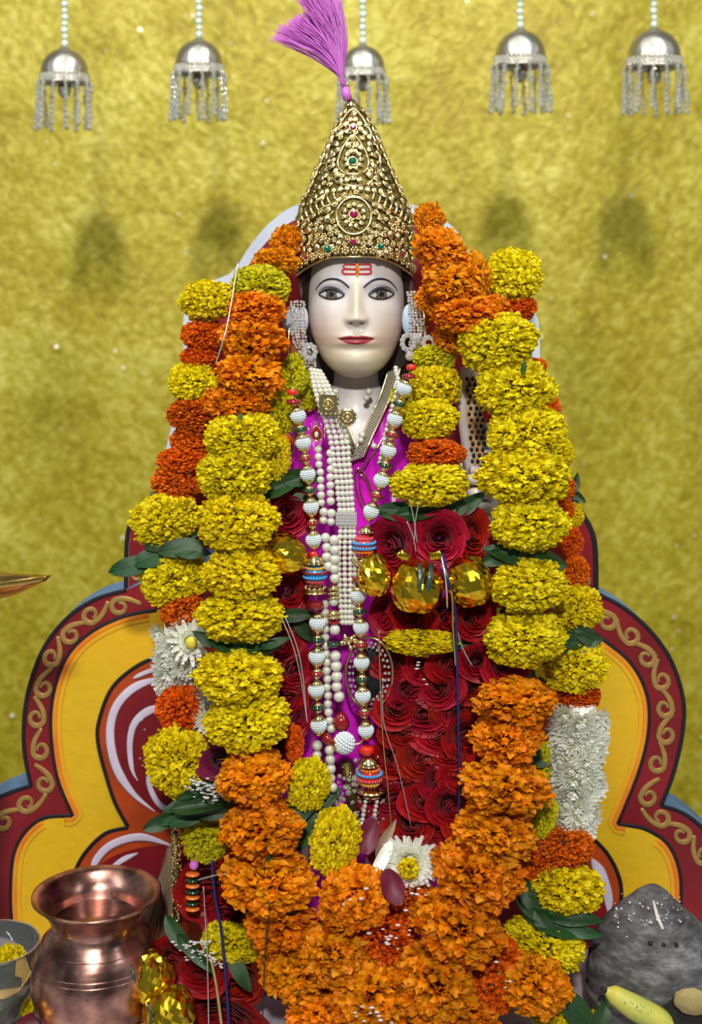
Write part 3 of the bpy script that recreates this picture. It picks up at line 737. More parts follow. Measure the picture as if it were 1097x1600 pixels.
# forehead mark
def loop(cx, cy, rx, ry, gap):
    P = []
    for i in range(25):
        t = PI*.5+PI*i/24 if gap < 0 else PI*.5-PI*i/24
        P.append((cx+rx*math.copysign(abs(math.cos(t))**.55, math.cos(t)), cy-ry*math.copysign(abs(math.sin(t))**.55, math.sin(t))))
    return P
fm = drape('forehead_mark', [(CX-1+p[0], p[1]) for p in [(-1, 414)]]+[(CX-1, 414), (CX-18, 413.5), (CX-21, 416), (CX-18, 420.5), (CX-1, 421)], 3.3, .5, M['tilak'], idol)
for P in ([(CX-1, 421.5), (CX-19, 421), (CX-22, 425), (CX-18, 428.5), (CX-1, 428.5)], [(CX+3, 413.5), (CX+20, 413.5), (CX+23, 417), (CX+20, 420.5), (CX+3, 421)],
          [(CX+3, 421.5), (CX+20, 421), (CX+23, 425), (CX+20, 428.5), (CX+3, 428.5)]):
    drape('forehead_mark', [(v.x, v.y) for v in catmull(P, 5)], 3.3, .5, M['tilak'], idol)
drape('forehead_mark', [(CX-1, 407), (CX+1, 414), (CX+2, 422), (CX+1, 430), (CX+2, 433)], [1.5, 4, 7, 4, 1.5], .9, M['tilak_y'], idol)
drape('forehead_mark', [(CX+1, 417), (CX+1, 422), (CX+1, 427)], [2, 5, 2], 2.3, mat('orange_mark', (.8, .12, .01), .6), idol)
rg = random.Random(5)
b = MB()
for i in range(26):
    s = -1 if i % 2 else 1; t = i/26; py = 520+60*t+rg.uniform(-4, 4); xx = (76-50*t**1.4)*s*rg.uniform(.86, .98)
    if abs(xx) > section(py)[0]*.93: xx = s*section(py)[0]*.9
    b.ball(FP(CX+xx, py, .0), .0006, 6, 4)
put('face_dots', b.me('face_dots', mat('white_dots', (.85, .85, .6), .5)), idol, kind='stuff')
# robe
def robe_half(py): return np.interp(py, [640, 675, 705, 930, 1250, 1560], [98, 132, 158, 146, 180, 196])
V = []; R_, C_ = 130, 150; keep = {}
for i in range(R_):
    py = 640+(1581-640)*i/(R_-1)
    for j in range(C_):
        t = -PI*.62+PI*1.24*j/(C_-1); a = robe_half(py); hb = np.interp(py, [640, 705, 930, 1250, 1581], [58, 82, 82, 96, 108])
        x = a*math.sin(t); fold = 2.6*math.sin(x*.11+py*.006)+2.0*math.sin(x*.27+1.3*math.sin(py*.011))+1.2*noise.noise(Vector((x*.05, py*.02, 0)))*2
        V.append(I(CX+x, py, YC+.012+(4-(hb+fold)*math.cos(t))*KI))
F = []
for i in range(R_-1):
    py = 640+(1581-640)*i/(R_-1)
    for j in range(C_-1):
        t = -PI*.62+PI*1.24*(j+.5)/(C_-1); x = abs(robe_half(py)*math.sin(t)) if abs(t) < PI/2 else 999
        if py < 716 and x < (716-py)*.52: continue
        F.append((i*C_+j, i*C_+j+1, (i+1)*C_+j+1, (i+1)*C_+j))
put('robe', mesh('robe', V, F, True, M['satin']), idol, label='magenta satin robe')
def RB(px, py, off=0):                       # point just in front of the robe
    a = robe_half(max(640, py)); hb = np.interp(py, [640, 705, 930, 1250, 1581], [58, 82, 82, 96, 108]); x = px-CX
    return I(px, py, YC+.012+(4-(hb+5)*math.sqrt(max(.02, 1-(x/a)**2))-off)*KI)
# rhinestone collar, a V of sparkling bands
def collar(P, rowsn, w_):
    P = catmull(P, 8); out = []
    pts = [RB(p.x, p.y, 5+p.z) for p in P]
    b = MB(); side = Vector((1, 0, .35)).normalized()
    for e in (-1, 1):
        b2 = MB(); b2.tube([p+side*(e*w_/2*KI) for p in pts], .0016, 6); put('gold_edging', b2.me('gold_edging', M['gold']), idol)
    V = []
    for p in pts: V += [p-side*(w_/2*KI)+Vector((0, .001, 0)), p+side*(w_/2*KI)+Vector((0, .001, 0))]
    put('collar_band', mesh('collar_band', V, [tuple(f) for f in grid_faces(len(pts), 2)], True, M['gold_dark']), idol)
    rp = resample(pts, 3.9*KI)
    for r in range(rowsn):
        o = (r+.5)/rowsn-.5
        for i, p in enumerate(rp):
            q = p+side*(o*w_*KI)+Vector((0, -.0012, 0)); r_ = 1.75*KI
            b.lathe([(r_, 0), (r_*.7, r_*.6), (r_*.2, r_*.8)], 6, q, axis=1)
    put('rhinestones', b.me('rhinestones', M['rhinestone'], False), idol, kind='stuff')
collar([(618, 585, -6), (606, 620, 0), (590, 655, 2), (572, 690, 2), (558, 722, 2)], 5, 22)
collar([(497, 600, -4), (512, 625, 0), (530, 660, 0), (545, 690, 0), (556, 722, 1)], 3, 13)
b = MB(); b.tube([RB(622, 640, 4), RB(604, 680, 5), RB(590, 705, 5), RB(560, 745, 5)], .0013, 6); put('gold_edging', b.me('gold_edging', M['gold']), idol)
for (x, y, r) in [(577, 617, 6), (573, 627, 5), (566, 684, 6), (564, 692, 5), (585, 701, 5), (524, 617, 5)]:
    b = MB(); b.ball(RB(x, y, 12), r*KI, 12, 8); put('cream_button', b.me('cream_button', M['pearl']), idol)
# paisley embroidery on the robe
b = MB()
for (cx, cy, rx, ry, a0) in [(570, 775, 12, 38, .25), (572, 775, 8, 28, .25), (452, 700, 6, 18, 0)]:
    P = [RB(cx+rx*math.cos(t)*1+ry*math.sin(t)*math.sin(-a0), cy-ry*math.sin(t), 3) for t in np.linspace(0, 2*PI, 40)]; b = MB(); b.tube(P, .0012, 6, cap=False); put('embroidery', b.me('embroidery', M['gold']), idol)
# raised side arm: hand with curled fingers gripping a spotted horn
V = []
def limb(P, R, n=20):
    b = MB(); C_ = catmull([T(*p) for p in P], 8); m_ = len(C_)
    b.tube(C_, [np.interp(i/(m_-1)*(len(R)-1), range(len(R)), R)*KI for i in range(m_)], n); return b
b = limb([(640, 700, 2.24), (700, 720, 2.235), (752, 750, 2.215), (764, 800, 2.20)], [30, 27, 24, 22])
for i, (y, r) in enumerate([(749, 10), (771, 10.5), (792, 10.5), (812, 9.5)]):
    bb = limb([(768+i, y+4, 2.205), (757+i, y+1, 2.165), (742+i*2, y, 2.150), (733+i*2, y+1, 2.165), (735+i*2, y+2, 2.185)], [r, r, r*.95, r*.85, r*.5], 14); b.add(bb.V, bb.F)
bb = limb([(765, 752, 2.20), (750, 738, 2.17), (735, 733, 2.162)], [10, 9, 6], 12); b.add(bb.V, bb.F)
put('side_arm', b.me('side_arm', M['marble_w']), idol, label='marble hand with fingers curled around the horn')
b = limb([(729, 575, 2.19), (722, 610, 2.185), (724, 660, 2.18), (733, 720, 2.18), (742, 765, 2.18), (744, 830, 2.185)], [10, 8, 8, 9, 9, 5])
put('carved_rim', b.me('carved_rim', M['marble_w']), idol)
b = limb([(738, 580, 2.20), (735, 610, 2.195), (738, 660, 2.19), (745, 715, 2.19), (750, 800, 2.20), (756, 860, 2.20)], [14, 20, 17, 16, 13, 8])
put('spotted_horn', b.me('spotted_horn', mat('spotted_horn_paint', (.48, .24, .07), .4, col2=(.62, .55, .42), vscale=14)), idol, label='brown horn with rows of dark spots')
b = MB()
for i in range(16):
    for j in range(3):
        y = 592+i*9.2; x = 731+j*9+i*.55+(2 if i % 2 else -1)
        c = T(x, y, 2.1745+.0012*j-(.002 if y > 680 else 0)); b.ball(c, .0030, 8, 5, (1, .9, 1.2))
put('dark_spots', b.me('dark_spots', M['ink']), idol, kind='stuff')
for i in range(9):
    b = MB(); b.tube([T(756, 664+i*7, 2.182), T(772, 662+i*7, 2.186)], .0028, 8); put('blue_stripe', b.me('blue_stripe', M['blue_bead'] if i % 2 else M['pearl_blue']), idol)

# ------------------------------------------------------------------ the crown
KC = 2.15/FPX
cT = np.array([(150, 7), (160, 16), (180, 29), (210, 43), (250, 60), (280, 74), (305, 86), (325, 94), (350, 98), (380, 99), (410, 98), (430, 97)])
CCX, CY = 554.0, 2.242-DC
crown = thing('crown', 'tall conical golden filigree crown set with red and green stones', 'crown', (((CCX-548.5)*KC), CY, ZC+(400-420)*KC))
def cr(py): return float(np.interp(py, cT[:, 0], cT[:, 1]))
def CP(px, py, off=0, back=False):
    r = cr(py)+off; x = max(-r*.995, min(r*.995, px-CCX)); y = math.sqrt(max(0, r*r-x*x))
    return Vector(((px-548.5)*KC if not back else (CCX+x-548.5)*KC, CY+(y if back else -y)*KC, ZC+(400-py)*KC))
def bottom(th): return 396+30*abs(math.sin(th/2))**1.1 if True else 0     # arched lower rim (th = 0 front)
V = []; NR = 40; NTH = 96
for i in range(NR):
    f = i/(NR-1)
    for k in range(NTH):
        t = 2*PI*k/NTH; tt = (t+PI) % (2*PI)-PI
        pb = 400+34*sst(.25, 1.5, abs(tt)); py = 152+(pb-152)*f; r = cr(py)-2.5
        V.append(Vector(((CCX-548.5+r*math.sin(t))*KC, CY-r*math.cos(t)*KC, ZC+(400-py)*KC)))
put('shell', mesh('shell', V, [tuple(f) for f in grid_faces(NR, NTH, True)], True, M['gold_dark']), crown, label='solid crown shell coloured dark for the shaded openwork gaps')  # solid shell; shade in the filigree gaps is put into its dark colour
def cnormal(px, py):
    r = cr(py); x = (px-CCX)/r; x = max(-.97, min(.97, x)); dr = (cr(py+4)-cr(py-4))/8
    return Vector((x, -math.sqrt(1-x*x), dr)).normalized()
PLACED = []
def cplace(name, me, px, py, ang, sc, off=0):
    PLACED.append((px, py))
    n = cnormal(px, py); a = math.radians(ang); x = Vector((math.cos(a), 0, math.sin(a))); x = (x-n*x.dot(n)).normalized(); y = n.cross(x)
    return put(name, me, crown, CP(px, py, off), Matrix((x, y, n)).transposed().to_quaternion(), tuple(s*KC for s in sc) if hasattr(sc, '__len__') else sc*KC)
# pointed ribbed leaf boss, length 1 along +X
b = MB()
for k in (-1, 0, 1):
    b.add([], []); P = []; R = []
    for i in range(7):
        t = i/6; P.append(Vector((-.5+t*(1-.12*abs(k)), k*.17*math.sin(PI*min(1, t*1.0))+k*.05, .16*math.sin(PI*t)+.05-.03*abs(k)))); R.append(.03+.12*math.sin(PI*min(1, t*.85+.12)))
    b.tube(P, R, 6, flat=.9, up=(0, 0, 1))
LB = b.me('leaf_ornament', M['gold'])
b = MB(); b.tube([(0, 0, 0)], .1, 3) if False else None
for k in range(6):
    t = k*PI/3; b.ball((.52*math.cos(t), .52*math.sin(t), .16), .30, 8, 5, (1, 1, .8))
b.ball((0, 0, .3), .28, 8, 6); FB = b.me('flower_stud', M['gold'])
def gem_mesh(nm, m):
    b = MB(); b.lathe([(1.05, 0), (1.05, .5), (.75, .85), (.45, .95)], 10); return b.me(nm, m, False)
GR, GG = gem_mesh('red_stone', M['gem_red']), gem_mesh('green_stone', M['gem_green'])
b = MB(); b.lathe([(1.0, 0), (1.3, .1), (1.35, .35), (1.15, .5), (1.0, .3)], 16)
for k in range(8): b.ball((1.35*math.cos(k*PI/4), 1.35*math.sin(k*PI/4), .15), .22, 6, 4)
GS = b.me('stone_setting', M['gold'])
b = MB(); R_ = []
P = [(.10+.42*(i/20))*Vector((math.cos(i*.52), math.sin(i*.52), 0))+Vector((0, 0, .15)) for i in range(21)]
b.tube(P, .11, 6, up=(0, 0, 1)); b.ball((0, 0, .18), .2, 8, 5); CL = b.me('curl_ornament', M['gold'])
def wire(pts, wpx=3.0, closed=True, off=2.5, name='wire_outline'):
    P = catmull([(p[0], p[1], 0) for p in pts], 8, closed)
    if closed: P.append(P[0])
    W3 = [CP(p.x, p.y, off) for p in P]; b = MB(); b.tube(W3, wpx*KC/2, 8, cap=not closed); put(name, b.me(name, M['gold']), crown)
def tear(cx, top, bot_, hw):
    P = []
    for i in range(24):
        t = 2*PI*i/24; q = (1-math.cos(t))/2; py = top+(bot_-top)*q
        P.append((cx+hw*math.sin(t)*math.sin(t/2 if t < PI else PI-t/2)**.9 if False else cx+hw*math.sin(t)*(.32+.68*q)**1.0*1.12, py))
    return P
wire(tear(552, 163, 290, 53), 3.8); wire(tear(552, 207, 271, 30), 3.2)
wire([(553+27*math.cos(t), 337-29*math.sin(t)) for t in np.linspace(0, 2*PI, 17)[:-1]], 3.2)
wire([(505, 330), (522, 316), (540, 309), (553, 307), (566, 309), (584, 316), (602, 330)], 4, False)
wire([(462, 352), (480, 340), (500, 326), (530, 313)], 3, False); wire([(647, 352), (628, 338), (606, 326), (576, 313)], 3, False)
wire([(462, 378), (490, 350), (520, 332)], 2.4, False); wire([(647, 378), (618, 350), (588, 332)], 2.4, False)
# rays inside the drops
for i in range(16):
    t = 2*PI*(i+.5)/16; q = (1-math.cos(t))/2; py = 178+(282-178)*q; x = 552+43*math.sin(t)*(.32+.68*q)*1.12
    cplace('leaf_ornament', LB, x, py, math.degrees(math.atan2(235-py if False else -(py-238), x-552)), (17, 14, 14), 1)
for i in range(10):
    t = 2*PI*(i+.5)/10; cplace('leaf_ornament', LB, 552+13*math.sin(t), 247-15*math.cos(t), 90-math.degrees(t), (13, 11, 11), 1.5)
b = MB(); b.tube([CP(552, 205, 2), CP(552, 240, 3)], .0012, 6); put('stem_wire', b.me('stem_wire', M['gold']), crown)
for (x, y, me, r) in [(552, 194, GR, 5), (551, 250, GG, 6), (553, 335, GR, 6.2), (552, 378, GR, 4.6), (513, 389, GG, 5.8), (594, 385, GG, 5.4), (479, 402, GR, 4), (628, 398, GR, 4)]:
    cplace('stone_setting', GS, x, y, 0, r, 1.5); cplace('stone', me, x, y, 0, (r, r, r), 3)
# leaf bosses running up both edges and outside the drop
rg = random.Random(8)
for s in (-1, 1):
    for i in range(10):
        f = i/9; py = 172+130*f; r = cr(py)
        cplace('flower_stud', FB, CCX+s*r*.90, py, 0, 7.5, 2)
        if i < 9: cplace('leaf_ornament', LB, CCX+s*r*.93, py+7, 90-s*40, (16, 13, 13), 1)
    for i in range(8):
        f = i/7; py = 205+100*f
        cplace('leaf_ornament', LB, CCX+s*(cr(py)*.74), py, 90-s*65, (17, 13, 12), 1)
for i in range(9):
    x = 512+i*10.3; cplace('leaf_ornament', LB, x, 298-6*gs(x, 552, 22)+abs(x-552)*.02, 90, (15, 12, 12), 1)
for i in range(11):
    t = 2*PI*i/11; cplace('leaf_ornament', LB, 553+16.5*math.sin(t), 337-18*math.cos(t), 90-math.degrees(t)+30, (12, 10, 10), 1)
# ridged ovals in the two shoulder bands
b = MB(); b.ball((0, 0, .15), .5, 12, 8, (.42, 1.0, .55)); RO_ = b.me('ridged_oval', M['gold'])
for s in (-1, 1):
    for i in range(8):
        x = 553+s*(30+i*9.5-.12*i*i*1.5); cplace('ridged_oval', RO_, x, 306+i*5.2, 90-s*8 if False else -s*18, (12, 21, 14), 1)
# curls, studs and leaves in the lower field
for s in (-1, 1):
    for r_ in range(6):
        for c_ in range(6):
            x = 553+s*(36+c_*10.5+(r_ % 2)*4); py = 346+r_*10+rg.uniform(-2, 2)+c_*1.6
            if abs(x-CCX) > 95 or py < 350-(0) or py > 395+abs(x-553)*.2 or abs(x-553) < 31 and py < 368: continue
            q = (r_*5+c_*3+(s > 0)) % 3
            if q == 0: cplace('curl_ornament', CL, x, py, rg.uniform(0, 360), 12, 2)
            elif q == 1: cplace('flower_stud', FB, x, py, rg.uniform(0, 60), 7.8, 2)
            else: cplace('leaf_ornament', LB, x, py, rg.uniform(0, 360), (18, 15, 14), 2)
# openwork between the motifs
rim_y = lambda x: 391+31*sst(.25, 1.5, math.asin(max(-1, min(1, (x-CCX)/97))))if x > CCX else 391+31*sst(.25, 1.5, -math.asin(max(-1, (x-CCX)/97)))
arcs = [(553+27*math.cos(t), 337-29*math.sin(t)) for t in np.linspace(0, 2*PI, 60)]+[(a_[0], a_[1]) for h_ in ((163, 290, 53), (207, 271, 30)) for a_ in tear(552, *h_)]
for i in range(9000):
    py = 165+225*rg.random()**.75; r = cr(py); x = CCX+r*math.sin(rg.uniform(-1.25, 1.25))
    if py > rim_y(x)-9: continue
    if min((x-a)**2+(py-c_)**2 for a, c_ in arcs) < 30: continue
    if min((x-a)**2+(py-c_)**2 for a, c_ in PLACED) < 76: continue
    q = rg.random()
    if q < .38: cplace('leaf_ornament', LB, x, py, rg.choice([40, 90, 140, -60, 200]), (15, 13, 13), 1.5)
    elif q < .7: cplace('curl_ornament', CL, x, py, rg.uniform(0, 360), 10.5, 1.5)
    else: cplace('flower_stud', FB, x, py, rg.uniform(0, 60), 6.4, 1.5)
# rim studs
for i in range(19):
    a = -1.35+2.7*i/18; x = CCX+97*math.sin(a); py = 391+31*sst(.25, 1.5, abs(a))
    cplace('flower_stud', FB, x, py, i*20, 9.4, 2)
P = []
for i in range(60):
    a = -2*PI/2+2*PI*i/59; r = 98; r = 96.5; py = 401+34*sst(.25, 1.5, abs(a)); P.append(Vector(((CCX-548.5+r*math.sin(a))*KC, CY-r*math.cos(a)*KC, ZC+(400-py)*KC)))
b = MB(); b.tube(P, .0018, 8); put('rim', b.me('rim', M['gold']), crown)
# smaller studs filling the whole surface, back included
b = MB()
for i in range(700):
    f = rg.random()**.7; py = 160+245*f; a = rg.uniform(-PI, PI); r = cr(py)-.5
    pm = 394+34*sst(.25, 1.5, abs(a))
    if py > pm: continue
    p = Vector(((CCX-548.5+r*math.sin(a))*KC, CY-r*math.cos(a)*KC, ZC+(400-py)*KC)); b.ball(p, rg.uniform(1.3, 2.6)*KC, 6, 4, (rg.uniform(.7, 1.4), 1, rg.uniform(.7, 1.4)))
put('filigree_studs', b.me('filigree_studs', M['gold']), crown, kind='stuff')
b = MB(); b.lathe([(12, 0), (13, 3), (9, 8), (7, 12), (3, 14)], 16, fn=None); me = b.me('finial', M['gold'])
put('finial', me, crown, CP(CCX-5, 158, -12), scale=KC)
# plume
tas = thing('plume_tassel', 'purple silky thread plume standing on the tip of the crown', 'tassel', T(543, 152, 2.235))
D = 2.235
def plume_fibres(seed, n):
    g = random.Random(seed); b = MB()
    for i in range(n):
        u = g.random(); v = g.uniform(-1, 1)
        tgt = Vector(((425+105*u**.9)+g.uniform(-6, 6), (58-64*u**.8)+g.uniform(-8, 8), 0)) if g.random() < .62 else Vector((g.uniform(462, 515), g.uniform(-30, 5), 0))
        if tgt.x > 470 and tgt.x < 500 and g.random() < .3: tgt.y -= 10
        m1 = Vector((534+g.uniform(-3, 3), 122, 0)); m2 = m1.lerp(tgt, .45)+Vector((7, -7, 0))*g.uniform(.3, 1.6)
        C_ = catmull([(541, 150, 0), (538+g.uniform(-2, 2), 136, 0), tuple(m1), tuple(m2), tuple(tgt)], 4)
        n_ = len(C_)
        b.tube([T(p.x, p.y, D+.028*v*(k/(n_-1))**1.2) for k, p in enumerate(C_)], [.0007]*n_, 3, cap=False)
    return b.me('fibres', M['plume'])
put('fibres', plume_fibres(3, 620), tas, kind='stuff')
b = MB(); b.tube([T(544, 156, D), T(541, 146, D), T(538, 134, D)], [.007, .0075, .006], 12); put('bound_stem', b.me('bound_stem', M['plume']), tas)
b = MB(); b.lathe([(.007, -.002), (.0085, 0), (.007, .003)], 16, T(538, 132, D)); put('binding_ring', b.me('binding_ring', M['pearl']), tas)

# ------------------------------------------------------------------ earrings
b = MB(); b.lathe([(1, 0), (.95, .35), (.6, .7), (.2, .8)], 8); ST = b.me('rhinestone', M['rhinestone'], False)
b = MB(); b.lathe([(1.0, 0), (1.35, .2), (1.0, .5)], 10); b.lathe([(.9, .2), (.6, .7), (.2, .8)], 8); STG = b.me('set_stone', M['rhinestone'], False)
def stud(t, px, py, r, D, me=ST, name='rhinestone'):
    put(name, me, t, T(px, py, D), (PI/2, 0, 0), r*D/FPX)
def cluster(parent, P, n, rad, jit, D, seed):
    g = random.Random(seed); C_ = resample([Vector(v) for v in catmull([(p[0], p[1], 0) for p in P], 8)], 4.6)
    for i, p in enumerate(C_):
        for q in range(n):
            stud(parent, p.x+(q-(n-1)/2)*rad*2.1+g.uniform(-jit, jit), p.y+g.uniform(-jit, jit), rad*g.uniform(.8, 1.15), D+g.uniform(0, .003))
eL = thing('earring', 'crystal drop earring beside the left cheek in the picture', 'earring', T(466, 470, 2.165), 'crystal earrings')
cluster(eL, [(465, 472), (466, 500), (468, 530), (476, 548)], 5, 2.3, .8, 2.155, 1)
cluster(eL, [(474, 548), (483, 560), (486, 575)], 4, 2.5, 1, 2.150, 2)
for k in range(9): stud(eL, 484+9*math.cos(k*.7), 550+11*math.sin(k*.7), 3.3, 2.148, STG, 'set_stone')
b = MB(); b.ball(T(456, 500, 2.172), .019, 20, 14, (.75, .45, 1.15)); put('pale_drop', b.me('pale_drop', mat('pale_blue_enamel', (.45, .55, .66), .2, coat=.6)), eL)
b = MB(); b.ball(T(474, 500, 2.182), .016, 20, 14, (.5, .45, 1.25)); put('pale_drop', b.me('pale_drop', M['white_paint']), eL)
b = MB(); b.ball(T(462, 548, 2.165), .010, 14, 10, (.8, .6, 1.3)); put('red_drop', b.me('red_drop', M['brown_gl']), eL)
eR = thing('earring', 'crystal cluster earring beside the right cheek in the picture', 'earring', T(650, 470, 2.165), 'crystal earrings')
cluster(eR, [(648, 457), (650, 480), (653, 510), (653, 530), (650, 545)], 5, 2.5, .8, 2.160, 3)
cluster(eR, [(655, 530), (664, 545), (676, 545)], 3, 2.5, 1, 2.155, 4)
for k in range(11): stud(eR, 638+9.5*math.cos(k*.57), 535+12*math.sin(k*.57), 3.3, 2.148, STG, 'set_stone')
for k in range(8): stud(eR, 670+9*math.cos(k*.78), 536+9*math.sin(k*.78), 3.3, 2.150, STG, 'set_stone')
stud(eR, 652, 528, 6, 2.148, STG, 'set_stone'); stud(eR, 641, 556, 6, 2.150, STG, 'set_stone')
b = MB(); b.ball(T(638, 500, 2.180), .018, 20, 14, (.55, .5, 1.35)); put('pale_drop', b.me('pale_drop', mat('pale_blue_enamel_right', (.42, .54, .68), .2, coat=.6)), eR)
for (t, P) in ((eR, [(661, 478), (664, 505), (656, 535), (648, 552)]), (eL, [(452, 512), (450, 540), (453, 570), (456, 600)])):
    b = MB(); b.tube([T(x, y, 2.146) for x, y in P], .0011, 6); put('gold_wire', b.me('gold_wire', M['gold']), t)

# ------------------------------------------------------------------ bead necklaces
b = MB(); b.ball((0, 0, 0), 1, 14, 9); PRL = b.me('pearl', M['pearl'])
def pearls(parent, P, r, step=None, D0=None, jit=.12, name='pearl', me=None, count=None):
    """P: list of (px, py, D)"""
    C_ = resample(catmull([T(*p) for p in P], 10), (step or 1.86)*r*KI); g = random.Random(len(C_))
    for p in C_: put(name, me or PRL, parent, p+Vector((g.uniform(-jit, jit)*r*KI, 0, 0)), scale=r*KI*g.uniform(.93, 1.05))
def cord(parent, P, r, m, name='cord', n=6, smooth=8):
    b = MB(); b.tube(catmull([T(*p) for p in P], smooth), r*KI, n); return put(name, b.me(name, m), parent)
b = MB(); b.ball((0, 0, 0), .82, 14, 10)
for i, ph in enumerate(np.linspace(.42, PI-.42, 8)):
    n = max(6, int(round(20*math.sin(ph))))
    for k in range(n):
        t = 2*PI*(k+.5*(i % 2))/n; b.ball((.86*math.sin(ph)*math.cos(t), .86*math.sin(ph)*math.sin(t), .86*math.cos(ph)), .155, 7, 5)
BB = b.me('beaded_ball', M['pearl_blue'])
def sball(ms):
    out = MB(); out.ball((0, 0, 0), .80, 14, 10); V, F, mi = list(out.V), list(out.F), [0]*len(out.F)
    for i, ph in enumerate(np.linspace(.34, PI-.34, len(ms))):
        n = max(8, int(round(24*math.sin(ph))))
        for k in range(n):
            t = 2*PI*(k+.5*(i % 2))/n; q = MB(); q.ball((.90*math.sin(ph)*math.cos(t), .90*math.sin(ph)*math.sin(t), .78*math.cos(ph)), .13, 7, 5)
            n0 = len(V); V += q.V; F += [tuple(a+n0 for a in f) for f in q.F]; mi += [i]*len(q.F)
    me = mesh('striped_ball', V, F)
    for m_ in ms: me.materials.append(m_)
    me.polygons.foreach_set('material_index', np.array(mi, dtype=np.int32)); return me
SB1 = sball([M['blue_bead'], M['yellow_bead'], M['glass_red'], M['blue_bead'], M['pink_bead'], M['orange_bead']])
SB2 = sball([M['pink_bead'], M['pink_bead'], M['blue_bead'], M['blue_bead'], M['orange_bead'], M['glass_bright']])
SB3 = sball([M['glass_bright'], M['orange_bead'], M['blue_bead'], M['pink_bead'], M['yellow_bead'], M['orange_bead']])
b = MB(); b.lathe([(.25, .5), (.5, .42), (.8, .1), (.95, -.25), (.9, -.3), (.7, .0), (.25, .3)], 24, fn=lambda i, t: 1+(.10*abs(math.cos(t*4)) if i in (3, 4) else 0))
for k in range(12): b.ball((.92*math.cos(k*PI/6), .92*math.sin(k*PI/6), -.25), .13, 6, 4)
CAP = b.me('bead_cap', M['gold'])
b = MB(); b.lathe([(.3, .38), (.75, .33), (1, .12), (1, -.12), (.75, -.33), (.3, -.38)], 18); DR = b.me('glass_disc', M['glass_red'])
DG = bpy.data.meshes.new_from_object(put('tmp', DR)); DG.name = 'green_disc'; DG.materials.clear(); DG.materials.append(M['glass_green'])
bpy.data.objects.remove(bpy.data.objects['tmp'])
DBR = DR.copy(); DBR.materials.clear(); DBR.materials.append(M['glass_bright'])
BN = thing('bead_necklace', 'long necklace of white beaded balls with gold caps and red and green discs', 'necklace', T(537, 1150, 2.08))
def orient(d): return Vector(d).normalized().to_track_quat('Z', 'Y')
def bead_run(pts, r, kinds, D):
    """pts: centres of the white balls; between each pair cap, disc, cap"""
    P = [T(x, y, D) for x, y in pts]
    for i, p in enumerate(P):
        d = (P[min(i+1, len(P)-1)]-P[max(i-1, 0)]).normalized(); q = orient(-d)
        put('beaded_ball', BB, BN, p, q, (r*KI, r*KI, r*KI*.86))
        put('bead_cap', CAP, BN, p-d*(r*.86*KI), q, r*.74*KI); put('bead_cap', CAP, BN, p+d*(r*.86*KI), orient(d), r*.74*KI)
        if i < len(P)-1:
            k = kinds[i % len(kinds)]; mid = (p+P[i+1])/2
            if k: put('glass_disc', {'r': DR, 'g': DG}[k], BN, mid, q, r*.86*KI, label={'r': 'dark red glass disc', 'g': 'dark green glass disc'}[k])
            put('gold_ring', CAP, BN, mid-d*(5*KI), q, r*.6*KI); put('gold_ring', CAP, BN, mid+d*(5*KI), orient(d), r*.6*KI)
DB = 2.075
bead_run([(466, 650), (474, 692), (481, 741), (486, 792), (490, 843)], 12.5, ['g', 'r', 'g', 'r'], DB)
bead_run([(496, 973), (495, 1026), (494, 1078), (498, 1133)], 13, ['g', 'r', 'g'], DB)
bead_run([(631, 607), (617, 655), (607, 704), (596, 750), (580, 799)], 12.5, ['g', 'r', 'g', 'r'], DB)
bead_run([(560, 930), (564, 980), (565, 1035), (567, 1087), (572, 1141)], 12.5, ['g', 'r', 'g', 'r'], DB)
def single(me, x, y, r, name, D=DB, d=(0, 0, 1), label=None, sc=1): put(name, me, BN, T(x, y, D), orient(d), (r*KI, r*KI, r*KI*sc), label=label)
single(DBR, 457, 613, 8, 'glass_bead', sc=1.6); single(DR, 459, 628, 12, 'glass_disc'); single(DBR, 643, 574, 8, 'glass_bead', sc=1.6); single(DR, 639, 588, 11, 'glass_disc')
single(DBR, 490, 866, 7, 'glass_bead', sc=1.8); single(CAP, 491, 875, 16, 'bead_cap')
single(SB1, 492, 897, 19, 'striped_ball', sc=1.0, label='blue yellow and red striped beaded ball'); single(CAP, 492, 922, 17, 'bead_cap', d=(0, 0, -1)); b = MB(); b.lathe([(.6, -.15), (1.15, 0), (1.2, .06), (.6, .1)], 20); RNG = b.me('gold_dish', M['gold']); single(RNG, 492, 925, 17, 'gold_dish')
single(DR, 493, 945, 13, 'glass_disc', sc=1.3)
single(SB2, 569, 851, 19, 'striped_ball', label='pink blue and orange striped beaded ball'); single(CAP, 572, 828, 12, 'bead_cap'); single(CAP, 565, 877, 16, 'bead_cap', d=(0, 0, -1)); single(DR, 562, 905, 12, 'glass_disc')
single(DBR, 573, 1172, 12, 'glass_bead', sc=1.5); single(CAP, 576, 1190, 17, 'bead_cap'); single(SB3, 578, 1212, 20, 'striped_ball', label='red orange and blue striped beaded ball')
single(RNG, 580, 1236, 19, 'gold_dish'); single(CAP, 580, 1240, 17, 'bead_cap', d=(0, 0, -1))
single(BB, 538, 1161, 17, 'beaded_ball', d=(.4, 0, .6), D=2.065); single(CAP, 524, 1163, 11, 'bead_cap', d=(-1, 0, 0), D=2.065); single(DR, 513, 1155, 11, 'glass_disc', d=(.6, 0, .8), sc=1.6)
b = MB(); b.lathe([(.1, 1.2), (.5, 1), (.9, .3), (1, -.4), (.7, -.9), (.15, -1.1)], 18); DROP = b.me('red_drop', M['glass_red'])
single(DROP, 533, 1128, 13, 'red_drop', D=2.085)
